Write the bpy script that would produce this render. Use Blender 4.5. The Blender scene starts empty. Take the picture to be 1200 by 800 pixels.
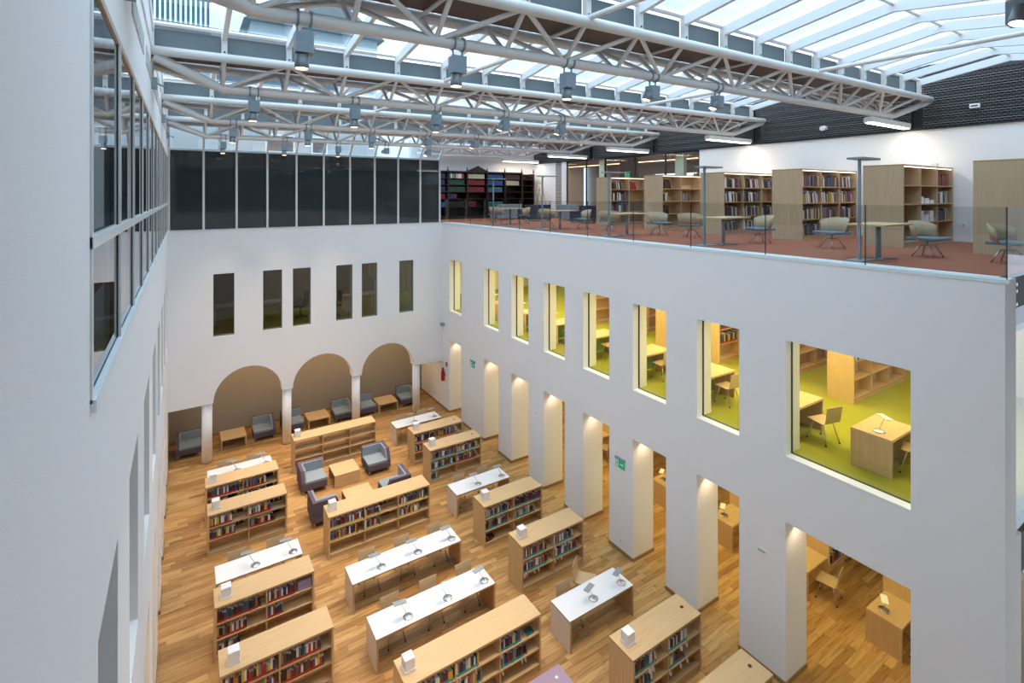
import bpy, math, random
from mathutils import Matrix, Vector
R = math.radians
rnd = random.Random(7)
S = bpy.context.scene
COL = S.collection

# ---------------------------------------------------------------- camera
cam = bpy.data.cameras.new('camera')
cam.sensor_width = 36.0
cam.lens = 17.91
cam.shift_y = -0.1425
cam.clip_end = 300
camo = bpy.data.objects.new('camera', cam)
COL.objects.link(camo)
camo.location = (0, 0, 9.7)
camo.rotation_euler = (R(90), 0, -R(32.82))
S.camera = camo

# ---------------------------------------------------------------- sky, exposure
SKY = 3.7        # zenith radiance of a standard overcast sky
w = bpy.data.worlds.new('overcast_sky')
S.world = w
w.use_nodes = True
nt = w.node_tree
for n in list(nt.nodes): nt.nodes.remove(n)
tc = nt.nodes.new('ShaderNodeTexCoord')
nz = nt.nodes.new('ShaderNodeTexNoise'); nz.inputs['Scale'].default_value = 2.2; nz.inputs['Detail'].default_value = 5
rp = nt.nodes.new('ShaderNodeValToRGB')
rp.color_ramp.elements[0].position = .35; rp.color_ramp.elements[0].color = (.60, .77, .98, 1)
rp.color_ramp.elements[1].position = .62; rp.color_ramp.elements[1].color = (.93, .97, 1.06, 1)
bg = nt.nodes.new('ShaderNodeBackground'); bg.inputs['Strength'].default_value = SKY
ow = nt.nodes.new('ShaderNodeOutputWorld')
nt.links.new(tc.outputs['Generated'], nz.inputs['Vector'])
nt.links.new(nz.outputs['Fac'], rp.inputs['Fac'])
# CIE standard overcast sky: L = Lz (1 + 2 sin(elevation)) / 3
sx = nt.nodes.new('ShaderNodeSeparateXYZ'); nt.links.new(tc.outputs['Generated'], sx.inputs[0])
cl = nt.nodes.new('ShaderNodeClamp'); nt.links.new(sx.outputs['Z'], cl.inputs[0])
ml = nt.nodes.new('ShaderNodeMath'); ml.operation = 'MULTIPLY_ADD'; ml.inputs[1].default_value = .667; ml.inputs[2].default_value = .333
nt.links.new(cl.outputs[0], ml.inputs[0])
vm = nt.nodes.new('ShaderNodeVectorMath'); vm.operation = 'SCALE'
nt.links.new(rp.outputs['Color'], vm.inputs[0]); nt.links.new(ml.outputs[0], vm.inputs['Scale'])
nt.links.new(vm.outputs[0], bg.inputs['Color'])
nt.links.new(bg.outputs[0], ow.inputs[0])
S.view_settings.view_transform = 'Standard'
S.view_settings.look = 'None'
S.view_settings.gamma = 1
S.view_settings.use_curve_mapping = False
S.view_settings.exposure = 0.17
WARM = (1.0, .90, .46)
SPOTC = (1.0, .71, .47)
SPOT_W = 700       # watts of one truss spotlight
WING_W = 50        # watts of one ceiling lamp in the right-hand wing
DOWN_W = 15        # watts of one small downlight in the ground openings
PEND_W = 20        # watts of one linear pendant

# ---------------------------------------------------------------- materials
MATS = {}
def nodes(m):
    m.use_nodes = True
    return m.node_tree.nodes, m.node_tree.links, m.node_tree.nodes['Principled BSDF']
def mat(name, col, rough=.6, metal=0, spec=.5, noise=0, scale=40, bump=0, bscale=200):
    if name in MATS: return MATS[name]
    m = bpy.data.materials.new(name)
    N, L, b = nodes(m)
    b.inputs['Base Color'].default_value = (*col, 1)
    b.inputs['Roughness'].default_value = rough
    b.inputs['Metallic'].default_value = metal
    b.inputs['Specular IOR Level'].default_value = spec
    if noise or bump:
        g = N.new('ShaderNodeNewGeometry')
    if noise:
        t = N.new('ShaderNodeTexNoise'); t.inputs['Scale'].default_value = scale; t.inputs['Detail'].default_value = 3
        mx = N.new('ShaderNodeMix'); mx.data_type = 'RGBA'
        mx.inputs['A'].default_value = (*[c * (1 - noise) for c in col], 1)
        mx.inputs['B'].default_value = (*[min(1, c * (1 + noise)) for c in col], 1)
        L.new(g.outputs['Position'], t.inputs['Vector']); L.new(t.outputs['Fac'], mx.inputs['Factor'])
        L.new(mx.outputs['Result'], b.inputs['Base Color'])
    if bump:
        t2 = N.new('ShaderNodeTexNoise'); t2.inputs['Scale'].default_value = bscale
        bp = N.new('ShaderNodeBump'); bp.inputs['Strength'].default_value = bump; bp.inputs['Distance'].default_value = .01
        L.new(g.outputs['Position'], t2.inputs['Vector']); L.new(t2.outputs['Fac'], bp.inputs['Height']); L.new(bp.outputs['Normal'], b.inputs['Normal'])
    MATS[name] = m
    return m
def wood(name, c1, c2, axis=0, rough=.45, st=(1.2, 28, 28)):
    m = bpy.data.materials.new(name)
    N, L, b = nodes(m)
    g = N.new('ShaderNodeTexCoord')
    oi = N.new('ShaderNodeObjectInfo')
    ad = N.new('ShaderNodeVectorMath'); ad.operation = 'ADD'
    mp = N.new('ShaderNodeMapping')
    s = list(st)
    if axis == 2: s = [st[1], st[2], st[0]]
    mp.inputs['Scale'].default_value = s
    t = N.new('ShaderNodeTexNoise'); t.inputs['Scale'].default_value = 1.0; t.inputs['Detail'].default_value = 5; t.inputs['Distortion'].default_value = .3
    r = N.new('ShaderNodeValToRGB')
    r.color_ramp.elements[0].position = .3; r.color_ramp.elements[0].color = (*c1, 1)
    r.color_ramp.elements[1].position = .7; r.color_ramp.elements[1].color = (*c2, 1)
    L.new(g.outputs['Object'], mp.inputs['Vector']); L.new(mp.outputs[0], ad.inputs[0]); L.new(oi.outputs['Random'], ad.inputs[1])
    L.new(ad.outputs[0], t.inputs['Vector']); L.new(t.outputs['Fac'], r.inputs['Fac']); L.new(r.outputs[0], b.inputs['Base Color'])
    b.inputs['Roughness'].default_value = rough
    MATS[name] = m
    return m
def glass(name, tint, ior=1.35, rough=0.0, double=False):
    m = bpy.data.materials.new(name)
    m.use_nodes = True
    N, L = m.node_tree.nodes, m.node_tree.links
    for n in list(N): N.remove(n)
    o = N.new('ShaderNodeOutputMaterial'); mx = N.new('ShaderNodeMixShader')
    tr = N.new('ShaderNodeBsdfTransparent'); tr.inputs[0].default_value = (*[c ** .5 for c in tint], 1)
    gl = N.new('ShaderNodeBsdfGlossy'); gl.inputs['Roughness'].default_value = rough; gl.inputs['Color'].default_value = (.95, .97, 1, 1)
    ge = N.new('ShaderNodeNewGeometry')
    def op(o_, x, y=None, z=None):
        n_ = N.new('ShaderNodeMath'); n_.operation = o_
        for i, q in enumerate((x, y)):
            if q is None: continue
            if isinstance(q, (int, float)): n_.inputs[i].default_value = q
            else: L.new(q, n_.inputs[i])
        return n_.outputs[0]
    dt = N.new('ShaderNodeVectorMath'); dt.operation = 'DOT_PRODUCT'
    L.new(ge.outputs['Normal'], dt.inputs[0]); L.new(ge.outputs['Incoming'], dt.inputs[1])
    f0 = ((ior - 1) / (ior + 1)) ** 2 * 2
    c = op('SUBTRACT', 1.0, op('ABSOLUTE', dt.outputs['Value']))
    fr = op('ADD', op('MULTIPLY', op('POWER', c, 5.0), 1 - f0), f0)
    if double:      # double glazing, four surfaces: R' = 4R / (1 + 3R)
        fr = op('ADD', op('MULTIPLY', op('POWER', c, 5.0), .96), .04)
        fr = op('DIVIDE', op('MULTIPLY', fr, 4.0), op('ADD', op('MULTIPLY', fr, 3.0), 1.0))
    fr = op('MULTIPLY', fr, op('SUBTRACT', 1.0, ge.outputs['Backfacing']))
    L.new(fr, mx.inputs[0]); L.new(tr.outputs[0], mx.inputs[1]); L.new(gl.outputs[0], mx.inputs[2]); L.new(mx.outputs[0], o.inputs[0])
    MATS[name] = m
    return m
def emit(name, col, st):
    m = bpy.data.materials.new(name)
    N, L, b = nodes(m)
    b.inputs['Base Color'].default_value = (*col, 1)
    b.inputs['Emission Color'].default_value = (*col, 1)
    b.inputs['Emission Strength'].default_value = st
    MATS[name] = m
    return m
M_white = mat('white_plaster', (.90, .89, .90), .8, spec=.2, bump=.12, bscale=90)
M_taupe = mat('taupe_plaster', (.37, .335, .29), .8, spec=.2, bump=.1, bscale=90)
M_cream = mat('cream_plaster', (.78, .74, .66), .8, spec=.2)
M_steel = mat('white_painted_steel', (.80, .78, .76), .35)
M_raft = mat('white_rafter_paint', (.84, .85, .86), .4)
M_grey = mat('slate_grey_panel', (.155, .185, .20), .55, noise=.08, scale=6)
M_lampg = mat('blue_grey_lamp_metal', (.27, .32, .37), .4, metal=.3)
M_dark = mat('dark_metal', (.035, .04, .045), .4, metal=.4)
M_black = mat('black_rubber', (.02, .02, .02), .6)
M_chrome = mat('brushed_chrome', (.62, .62, .62), .28, metal=1)
M_poleg = mat('grey_blue_pole', (.28, .36, .40), .35, metal=.4)
M_wood = wood('beech_veneer', (.62, .41, .205), (.69, .475, .25))
M_woodv = wood('beech_veneer_upright', (.58, .375, .18), (.65, .44, .225), axis=2)
M_woodc = wood('beech_veneer_cool_light', (.56, .405, .245), (.63, .465, .29))  # same beech, dulled: the cool upstairs light is put into the colour
M_woodcv = wood('beech_upright_cool_light', (.55, .40, .24), (.61, .45, .28), axis=2)  # upright grain, with the same cool light in its colour
M_plyd = wood('moulded_beech_tub', (.50, .36, .22), (.56, .41, .255))
M_edge = wood('beech_edge', (.47, .285, .12), (.54, .34, .16))
M_ply = wood('moulded_plywood', (.56, .40, .235), (.64, .47, .28))
M_lam = mat('white_laminate', (.86, .86, .88), .16)
M_side = mat('pale_laminate', (.70, .63, .57), .4)
M_purple = mat('aubergine_upholstery', (.115, .085, .12), .85, noise=.2, scale=300)
M_blue = mat('grey_blue_upholstery', (.27, .32, .36), .85, noise=.1, scale=300)
M_navy = mat('navy_upholstery', (.05, .06, .10), .85)
M_lilac = mat('lilac_upholstery', (.36, .26, .36), .8, noise=.1, scale=250)
M_carpet = mat('terracotta_carpet', (.37, .125, .072), .95, spec=.1, noise=.16, scale=120, bump=.4, bscale=300)
M_green = mat('lime_carpet', (.36, .35, .045), .95, spec=.1, noise=.12, scale=120, bump=.4, bscale=300)
M_skirt = wood('oak_skirting', (.30, .16, .06), (.38, .21, .09))
M_dwood = wood('dark_mahogany', (.018, .008, .006), (.035, .015, .011))
M_modesty = mat('green_panel', (.20, .34, .04), .6)
M_page = mat('book_pages', (.88, .86, .84), .7)
M_card = mat('white_card', (.82, .80, .80), .5)
M_red = mat('red_paint', (.5, .02, .02), .35)
M_signg = mat('exit_sign_green', (.0, .30, .12), .4)
M_wsign = mat('sign_white', (.9, .9, .9), .4)
M_extw = mat('exterior_render_wall', (.44, .47, .48), .9, noise=.08, scale=1.2)
M_extd = mat('exterior_dark_window', (.07, .09, .11), .2)
M_roofc = mat('exterior_roof', (.16, .18, .19), .8)
M_leaf = mat('foliage', (.04, .09, .03), .8, noise=.5, scale=8)
M_brown = mat('brown_panel', (.12, .075, .055), .6)
M_louv = mat('grey_louvre', (.33, .36, .38), .5)
M_glass = glass('clear_glass', (.93, .97, .96), 1.3)
M_roofg = glass('roof_glass', (.70, .89, .96), 1.3, double=True)
M_rail = glass('balustrade_glass', (.80, .85, .85), 1.35)
M_winl = glass('facade_glass', (.42, .46, .47), 1.55)
M_dgl = mat('dark_tinted_glass', (.040, .050, .055), .03, spec=.6)
M_ygl = glass('warm_glass', (.96, .96, .88), 1.3)
M_tile = mat('dim_glass', (.30, .33, .33), .1)
M_lens = emit('lamp_lens', (1, .72, .42), 8)
M_tube = emit('fluorescent_tube', (1, .93, .80), 7)
M_strip = emit('shelf_light', (1, .93, .85), 2.5)
M_wlamp = emit('warm_ceiling_diffuser', (1, .70, .38), 3)

def planks_mat():
    m = bpy.data.materials.new('oak_plank_floor')
    N, L, b = nodes(m)
    g = N.new('ShaderNodeNewGeometry'); oi = N.new('ShaderNodeObjectInfo')
    a = N.new('ShaderNodeMath'); a.operation = 'ADD'; f = N.new('ShaderNodeMath'); f.operation = 'FRACT'
    L.new(g.outputs['Random Per Island'], a.inputs[0]); L.new(oi.outputs['Random'], a.inputs[1]); L.new(a.outputs[0], f.inputs[0])
    cr = N.new('ShaderNodeValToRGB'); e = cr.color_ramp
    e.elements[0].position = 0; e.elements[0].color = (.36, .185, .062, 1)
    e.elements[1].position = 1; e.elements[1].color = (.60, .365, .145, 1)
    x = e.elements.new(.5); x.color = (.49, .27, .095, 1)
    L.new(f.outputs[0], cr.inputs['Fac'])
    mp = N.new('ShaderNodeMapping'); mp.inputs['Scale'].default_value = (1.3, 14, 1)
    cm = N.new('ShaderNodeCombineXYZ'); ms = N.new('ShaderNodeMath'); ms.operation = 'MULTIPLY'; ms.inputs[1].default_value = 60
    L.new(f.outputs[0], ms.inputs[0]); L.new(ms.outputs[0], cm.inputs[2])
    va = N.new('ShaderNodeVectorMath'); va.operation = 'ADD'
    L.new(g.outputs['Position'], mp.inputs['Vector']); L.new(mp.outputs[0], va.inputs[0]); L.new(cm.outputs[0], va.inputs[1])
    t = N.new('ShaderNodeTexNoise'); t.inputs['Scale'].default_value = 1.4; t.inputs['Detail'].default_value = 6; t.inputs['Distortion'].default_value = .6
    L.new(va.outputs[0], t.inputs['Vector'])
    r2 = N.new('ShaderNodeValToRGB')
    r2.color_ramp.elements[0].position = .28; r2.color_ramp.elements[0].color = (.42, .35, .30, 1)
    r2.color_ramp.elements[1].position = .52; r2.color_ramp.elements[1].color = (1, 1, 1, 1)
    L.new(t.outputs['Fac'], r2.inputs['Fac'])
    mx = N.new('ShaderNodeMix'); mx.data_type = 'RGBA'; mx.blend_type = 'MULTIPLY'; mx.inputs['Factor'].default_value = .75
    L.new(cr.outputs[0], mx.inputs['A']); L.new(r2.outputs[0], mx.inputs['B']); L.new(mx.outputs['Result'], b.inputs['Base Color'])
    b.inputs['Roughness'].default_value = .42
    b.inputs['Specular IOR Level'].default_value = .35
    return m
M_floor = planks_mat()
def mesh_metal():
    m = bpy.data.materials.new('expanded_metal_mesh')
    N, L, b = nodes(m)
    g = N.new('ShaderNodeNewGeometry'); mp = N.new('ShaderNodeMapping'); mp.inputs['Rotation'].default_value = (R(90), 0, R(90))
    br = N.new('ShaderNodeTexBrick'); br.inputs['Scale'].default_value = 1
    br.inputs['Brick Width'].default_value = .11; br.inputs['Row Height'].default_value = .055; br.inputs['Mortar Size'].default_value = .013
    br.inputs['Color1'].default_value = (.02, .024, .028, 1); br.inputs['Color2'].default_value = (.03, .034, .04, 1); br.inputs['Mortar'].default_value = (.20, .22, .24, 1)
    sp = N.new('ShaderNodeSeparateXYZ'); cb = N.new('ShaderNodeCombineXYZ')
    L.new(g.outputs['Position'], sp.inputs[0]); L.new(sp.outputs['Y'], cb.inputs['X']); L.new(sp.outputs['Z'], cb.inputs['Y'])
    L.new(cb.outputs[0], br.inputs['Vector']); L.new(br.outputs['Color'], b.inputs['Base Color'])
    b.inputs['Roughness'].default_value = .5; b.inputs['Metallic'].default_value = .3
    return m
M_mesh = mesh_metal()

# ---------------------------------------------------------------- mesh helpers
class MB:
    def __init__(s): s.v = []; s.f = []; s.m = []; s.s = []
    def add(s, v, f, m=0, smooth=False):
        o = len(s.v); s.v += [tuple(p) for p in v]
        for q in f: s.f.append([o + i for i in q]); s.m.append(m); s.s.append(smooth)
        return s
    def box(s, x0, y0, z0, x1, y1, z1, m=0, fm=None):
        # fm: per-face materials -x +x -y +y -z +z
        v = [(x0, y0, z0), (x1, y0, z0), (x1, y1, z0), (x0, y1, z0), (x0, y0, z1), (x1, y0, z1), (x1, y1, z1), (x0, y1, z1)]
        f = [(0, 4, 7, 3), (1, 2, 6, 5), (0, 1, 5, 4), (3, 7, 6, 2), (0, 3, 2, 1), (4, 5, 6, 7)]
        for i, q in enumerate(f): s.add([v[j] for j in q], [(0, 1, 2, 3)], fm[i] if fm else m) if fm else None
        if not fm: s.add(v, f, m)
        return s
    def prism(s, poly, a, b, axis='y', m=0):
        def P(u, w_, t): return {'y': (u, t, w_), 'z': (u, w_, t), 'x': (t, u, w_)}[axis]
        n = len(poly)
        v = [P(*p, a) for p in poly] + [P(*p, b) for p in poly]
        f = [list(range(n))[::-1], [n + i for i in range(n)]] + [(i, (i + 1) % n, n + (i + 1) % n, n + i) for i in range(n)]
        return s.add(v, f, m)
    def path(s, pts, r, n=8, m=0, smooth=True, rs=None):
        pts = [Vector(p) for p in pts]; k = len(pts); vs = []
        for i, p in enumerate(pts):
            t = ((pts[i] - pts[i - 1]).normalized() if i else Vector()) + ((pts[i + 1] - pts[i]).normalized() if i < k - 1 else Vector())
            t.normalize()
            u = t.cross(Vector((0, 0, 1)))
            if u.length < 1e-3: u = Vector((1, 0, 0))
            u.normalize(); w_ = u.cross(t)
            rr = rs[i] if rs else r
            vs += [p + (u * math.cos(2 * math.pi * j / n) + w_ * math.sin(2 * math.pi * j / n)) * rr for j in range(n)]
        f = [(i * n + j, i * n + (j + 1) % n, (i + 1) * n + (j + 1) % n, (i + 1) * n + j) for i in range(k - 1) for j in range(n)]
        o = len(s.v)
        s.add(vs, f, m, smooth)
        s.f += [[o + j for j in range(n)][::-1], [o + (k - 1) * n + j for j in range(n)]]; s.m += [m, m]; s.s += [False, False]
        return s
    def lathe(s, prof, n=16, c=(0, 0), m=0):
        vs = [(c[0] + r * math.cos(2 * math.pi * j / n), c[1] + r * math.sin(2 * math.pi * j / n), z) for r, z in prof for j in range(n)]
        k = len(prof)
        f = [(i * n + j, i * n + (j + 1) % n, (i + 1) * n + (j + 1) % n, (i + 1) * n + j) for i in range(k - 1) for j in range(n)]
        o = len(s.v)
        s.add(vs, f, m, True)
        s.f += [[o + j for j in range(n)][::-1], [o + (k - 1) * n + j for j in range(n)]]; s.m += [m, m]; s.s += [False, False]
        return s
    def mesh(s, name, mats):
        me = bpy.data.meshes.new(name)
        me.from_pydata(s.v, [], s.f)
        for x in (mats if isinstance(mats, (list, tuple)) else [mats]): me.materials.append(x)
        me.polygons.foreach_set('material_index', s.m)
        me.polygons.foreach_set('use_smooth', s.s)
        me.update()
        return me
def ob(name, me, parent=None, loc=(0, 0, 0), rz=0, **k):
    o = bpy.data.objects.new(name, me); COL.objects.link(o)
    o.location = loc; o.rotation_euler = (0, 0, rz)
    if parent: o.parent = parent
    for a, b in k.items(): o[a] = b
    return o
def part(name, mb, mats, parent=None, loc=(0, 0, 0), rz=0, bev=0, **k):
    o = ob(name, mb.mesh(name, mats), parent, loc, rz, **k)
    if bev:
        bm = o.modifiers.new('edge', 'BEVEL'); bm.width = bev; bm.segments = 2; bm.limit_method = 'ANGLE'
    return o
def B(*a, **k): return MB().box(*a, **k)
def tag(o, label, cat, group=None):
    o['label'] = label; o['category'] = cat
    if group: o['group'] = group
    return o
def thing(name, label, cat, loc=(0, 0, 0), rz=0, group=None): return tag(ob(name, None, None, loc, rz), label, cat, group)
def struct(name, mb, mats, parent=None, **k): return part(name, mb, mats, parent, kind='structure', **k)
def dup(root, loc, rz, label, group=None, parent=None):
    r = root.copy(); COL.objects.link(r)
    if parent is None:
        r.location = loc; r.rotation_euler = (0, 0, rz); r['label'] = label
        if group: r['group'] = group
    else: r.parent = parent
    for ch in list(root.children): dup(ch, None, 0, None, None, r)
    return r
class Maker:
    """first call moves the prototype itself, later calls copy it"""
    def __init__(s, fn): s.fn = fn; s.p = None
    def __call__(s, loc, rz, label, group=None):
        if s.p is None:
            s.p = s.fn(); s.p.location = loc; s.p.rotation_euler = (0, 0, rz); s.p['label'] = label
            if group: s.p['group'] = group
            return s.p
        return dup(s.p, loc, rz, label, group)

# ================================================================ STRUCTURE
YF = 21.4; XR = 10.0; XL = -.46; XB = 17.7
RW = [(19.51, 20.65), (16.44, 17.56), (14.46, 15.54), (12.47, 13.57), (10.49, 11.60), (8.50, 9.60), (6.53, 7.60), (3.47, 5.53)]
LW = [(4.18, 5.35), (6.44, 7.6), (8.72, 10.0), (11.04, 12.26), (13.2, 14.35), (15.3, 16.45), (17.4, 18.5), (19.5, 20.5)]

# floor: slab + planks
fl = struct('floor', B(-4, -3, -.3, 18.2, 25.4, -.012), M_skirt)
pw = .15
plk = []
y = 2.0; row = 0
while y < 24.2:
    x = -3.6 - rnd.random() * 1.8
    while x < 17.9:
        ln = rnd.choice((.75, 1.0, 1.25, 1.6))
        plk.append((x, y, ln)); x += ln
    y += pw
def vis(x, y):
    f = x * .542 + y * .8404; r = x * .8404 - y * .542
    if f < 1: return 0
    u = 600 + 597 * r / f; v = 229 + 597 * 9.7 / f
    return 0 if not (150 < u < 1100 and 400 < v < 815) else 1 / f
order = sorted(range(len(plk)), key=lambda i: -vis(plk[i][0] + plk[i][2] / 2, plk[i][1]))
big = set(order[:300])
pm = {}
stuffp = MB()
for i, (x, y, ln) in enumerate(plk):
    g = .003
    if i in big:
        if ln not in pm:
            pm[ln] = B(0, 0, -.012, ln - g, pw - g, 0).mesh('floor_plank', M_floor)
        ob('floor_plank', pm[ln], fl, (x, y, rnd.uniform(-.0008, .0008)))
    else:
        stuffp.add([(x, y, 0), (x + ln - g, y, 0), (x + ln - g, y + pw - g, 0), (x, y + pw - g, 0),
                    (x, y, -.012), (x + ln - g, y, -.012), (x + ln - g, y + pw - g, -.012), (x, y + pw - g, -.012)],
                   [(0, 1, 2, 3), (0, 4, 5, 1), (1, 5, 6, 2), (2, 6, 7, 3), (3, 7, 4, 0)])
part('floor_planks', stuffp, M_floor, fl, kind='stuff')

# right wall
def pierced(x0, x1, spans, y0, y1, bands, ztop, holes, mb=None):
    """wall slab x0..x1, y0..y1: bands = [(z0, z1, holes?)]"""
    mb = mb or MB()
    ys = sorted(spans)
    for z0, z1, h in bands:
        if not h: mb.box(x0, y0, z0, x1, y1, z1); continue
        a = y0
        for s0, s1 in ys:
            mb.box(x0, a, z0, x1, s0, z1); a = s1
        mb.box(x0, a, z0, x1, y1, z1)
    return mb
mb = pierced(XR, XR + .78, RW, 2.33, YF, [(0, 3.25, 1), (3.25, 4.55, 0)], 8.46, None)
pierced(XR, XR + .52, RW, 2.33, YF, [(4.55, 6.84, 1), (6.84, 8.46, 0)], 8.46, None, mb)
mb.box(XR, YF, 0, XR + .78, 23.9, 3.6)
struct('wall_right', mb, M_white)
# skirting along the right wall piers
a = 2.33; k = 1
ends = sorted(RW) + [(23.9, None)]
for s0, s1 in ends:
    struct('baseboard_right' if k == 1 else 'baseboard_right.%03d' % (k - 1),
           B(XR - .018, a - .018, 0, XR + .80, s0 + .018, .09), M_skirt); k += 1
    a = s1
# left wall
mb = pierced(XL - .5, XL, LW, -2.6, YF, [(0, 3.25, 1), (3.25, 4.6, 0), (4.6, 6.84, 1), (6.84, 8.44, 0)], 8.46, None)
mb.box(XL - .5, -2.6, 8.44, XL, 3.84, 13.3)
mb.box(XL - .5, 3.84, 11.02, XL, YF, 12.25)
struct('wall_left', mb, M_white)
a = -2.6
for i, (s0, s1) in enumerate(LW + [(YF, 0)]):
    struct('baseboard_left.%03d' % i, B(XL - .52, a - .015, 0, XL + .015, s0 + .015, .09), M_skirt); a = s1
# wing behind the left wall
struct('wall_left_wing', B(-4.0, -2.6, 0, -3.8, YF, 12.0), M_cream)
struct('floor_left_wing', B(-3.8, -2.6, 4.3, XL - .5, YF, 4.5), M_green)
struct('floor_left_gallery', B(-3.8, -2.6, 8.2, XL - .5, YF, 8.42), M_carpet)
struct('ceiling_left', B(-4, -2.6, 12.0, XL - .5, YF, 12.2), M_taupe)
# vent strips high on the left wall
for i in range(7):
    v = MB()
    y0 = 4.3 + i * 2.4
    for j in range(10):
        v.box(XL, y0 + j * .19, 11.62, XL + .012, y0 + j * .19 + .15, 11.88)
    struct('trim_%d' % (i + 1), v, mat('perforated_vent', (.55, .54, .52), .7, noise=.35, scale=60))

# far wall with arches
N = 20
pl = [(XL, 2.14)]
for x0, x1 in ((.91, 3.22), (3.60, 5.915), (6.295, 8.60)):
    c, r = (x0 + x1) / 2, (x1 - x0) / 2
    pl += [(c - r * math.cos(math.pi * i / N), 2.16 + r * math.sin(math.pi * i / N)) for i in range(N + 1)]
pl += [(XR, 2.10), (XR, 4.55), (XL, 4.55)]
FW = [(.91, 1.584), (2.543, 3.213), (3.60, 4.266), (5.248, 5.915), (6.295, 6.962), (7.937, 8.597)]
mb = MB().prism(pl, YF, YF + .40)
a = XL
for s0, s1 in FW + [(XR, 0)]:
    mb.box(a, YF, 4.55, s0, YF + .4, 6.84); a = s1
mb.box(XL, YF, 6.84, XR, YF + .4, 8.44)
fwall = struct('wall_far', mb, M_white)
for x in (.72, 3.41, 6.105, 8.79):
    c = thing('column', 'placeholder', 'column', (x, YF + .2, 0))
    del c['label'], c['category']; c['kind'] = 'structure'
    part('shaft', MB().lathe([(.165, .06), (.165, 2.16)], 24), M_white, c)
    part('base_ring', MB().lathe([(.19, 0), (.19, .06)], 24), M_skirt, c)
# niche behind the arches
struct('wall_niche', B(XL, 23.85, 0, XR, 24.05, 3.6), M_taupe)
struct('ceiling_niche', B(XL - .5, YF + .4, 3.6, XR + .78, 24.05, 3.75), M_taupe)
struct('wall_niche_end', B(XL - .2, YF + .4, 0, XL, 23.85, 3.6), M_taupe)
struct('baseboard_niche', B(XL, 23.835, 0, XR - .02, 23.85, .09), M_skirt)
# office behind the far wall
struct('floor_office', B(XL - .5, YF + .4, 4.3, XR + .8, 26.5, 4.5), M_green)
struct('wall_office', B(XL - .5, 26.3, 4.5, XR + .8, 26.5, 8.2), M_taupe)
struct('ceiling_office', B(XL - .5, YF + .4, 8.0, XR, 26.5, 8.2), M_taupe)
struct('wall_office_end', B(XL - .7, YF, 4.5, XL - .5, 26.5, 8.2), M_taupe)
# south end behind the camera
struct('wall_near', B(-4, -2.8, 0, 18.2, -2.6, 8.4), M_white)
struct('shade_band_near', B(-4, -2.8, 8.4, 18.2, -2.6, 13.3), M_dgl)  # unseen dark band, made up to darken the near left wall

# right wing floors and outer wall
struct('wall_wing_outer', B(XB + .2, 2.4, 0, XB + .4, 26, 8.2), M_cream)
struct('wall_wing_far', B(XR + .78, 23.9, 0, XB + .2, 24.1, 8.2), M_cream)
struct('floor_first', B(XR + .78, 2.5, 4.2, XB + .2, 23.9, 4.55), M_green)
struct('floor_first_edge', B(XR + .235, 2.5, 4.55, XB + .2, 23.9, 4.558), M_green)
struct('baseboard_first', MB().box(XR + .52, 2.5, 4.558, XR + .535, 3.47, 4.64).box(XR + .52, 5.53, 4.558, XR + .535, 6.53, 4.64).box(XR + .52, 7.6, 4.558, XR + .535, 8.5, 4.64), M_wsign)
struct('ceiling_wing', B(XR + .78, 2.5, 3.35, XB + .2, 23.9, 3.45), M_white)
struct('floor_second', B(XR + .16, 2.44, 8.16, XB + .2, 25.3, 8.45), M_carpet)
struct('ceiling_first', B(XR + .78, 2.5, 7.5, XB + .2, 23.9, 7.6), M_white)
struct('trim_20', B(XR - .012, 2.32, 8.42, XR + .17, YF, 8.475), mat('pale_metal_edge', (.78, .86, .88), .3))

# back wall of the second floor
struct('wall_back', B(XB, -2.6, 8.2, XB + .2, 13.33, 11.58), M_white)
struct('baseboard_back', B(XB - .02, -2.6, 8.45, XB, 13.33, 8.55), M_wsign)
for i, (y0, y1) in enumerate(((-2.6, 1.0), (1.25, 5.85), (6.12, 10.7), (10.97, 15.5), (15.77, 19.7), (19.97, 24.9))):
    rb = MB(); n = 20
    prof = []
    for j in range(n):
        z = 11.60 + j * 1.45 / n
        prof += [(XB + .02, z), (XB - .03, z + .5 * 1.45 / n)]
    v = []; f = []
    for q in prof: v += [(q[0], y0, q[1]), (q[0], y1, q[1])]
    for j in range(len(prof) - 1): f.append((2 * j, 2 * j + 1, 2 * j + 3, 2 * j + 2))
    rb.add(v, f)
    struct('trim_%d' % (30 + i), rb, M_mesh)
struct('wall_clerestory', B(XB + .06, -2.6, 11.5, XB + .2, 25.3, 13.4), M_dark)
struct('trim_40', B(XB - .05, -2.6, 11.56, XB, 24.9, 11.60), M_dark)
# far end of the second floor
struct('wall_end', B(9.9, 25.1, 8.2, XB + 4, 25.3, 12.6), M_white)
struct('wall_end_side', B(9.8, YF + .15, 8.45, 9.9, 25.3, 11.4), M_white)
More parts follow.
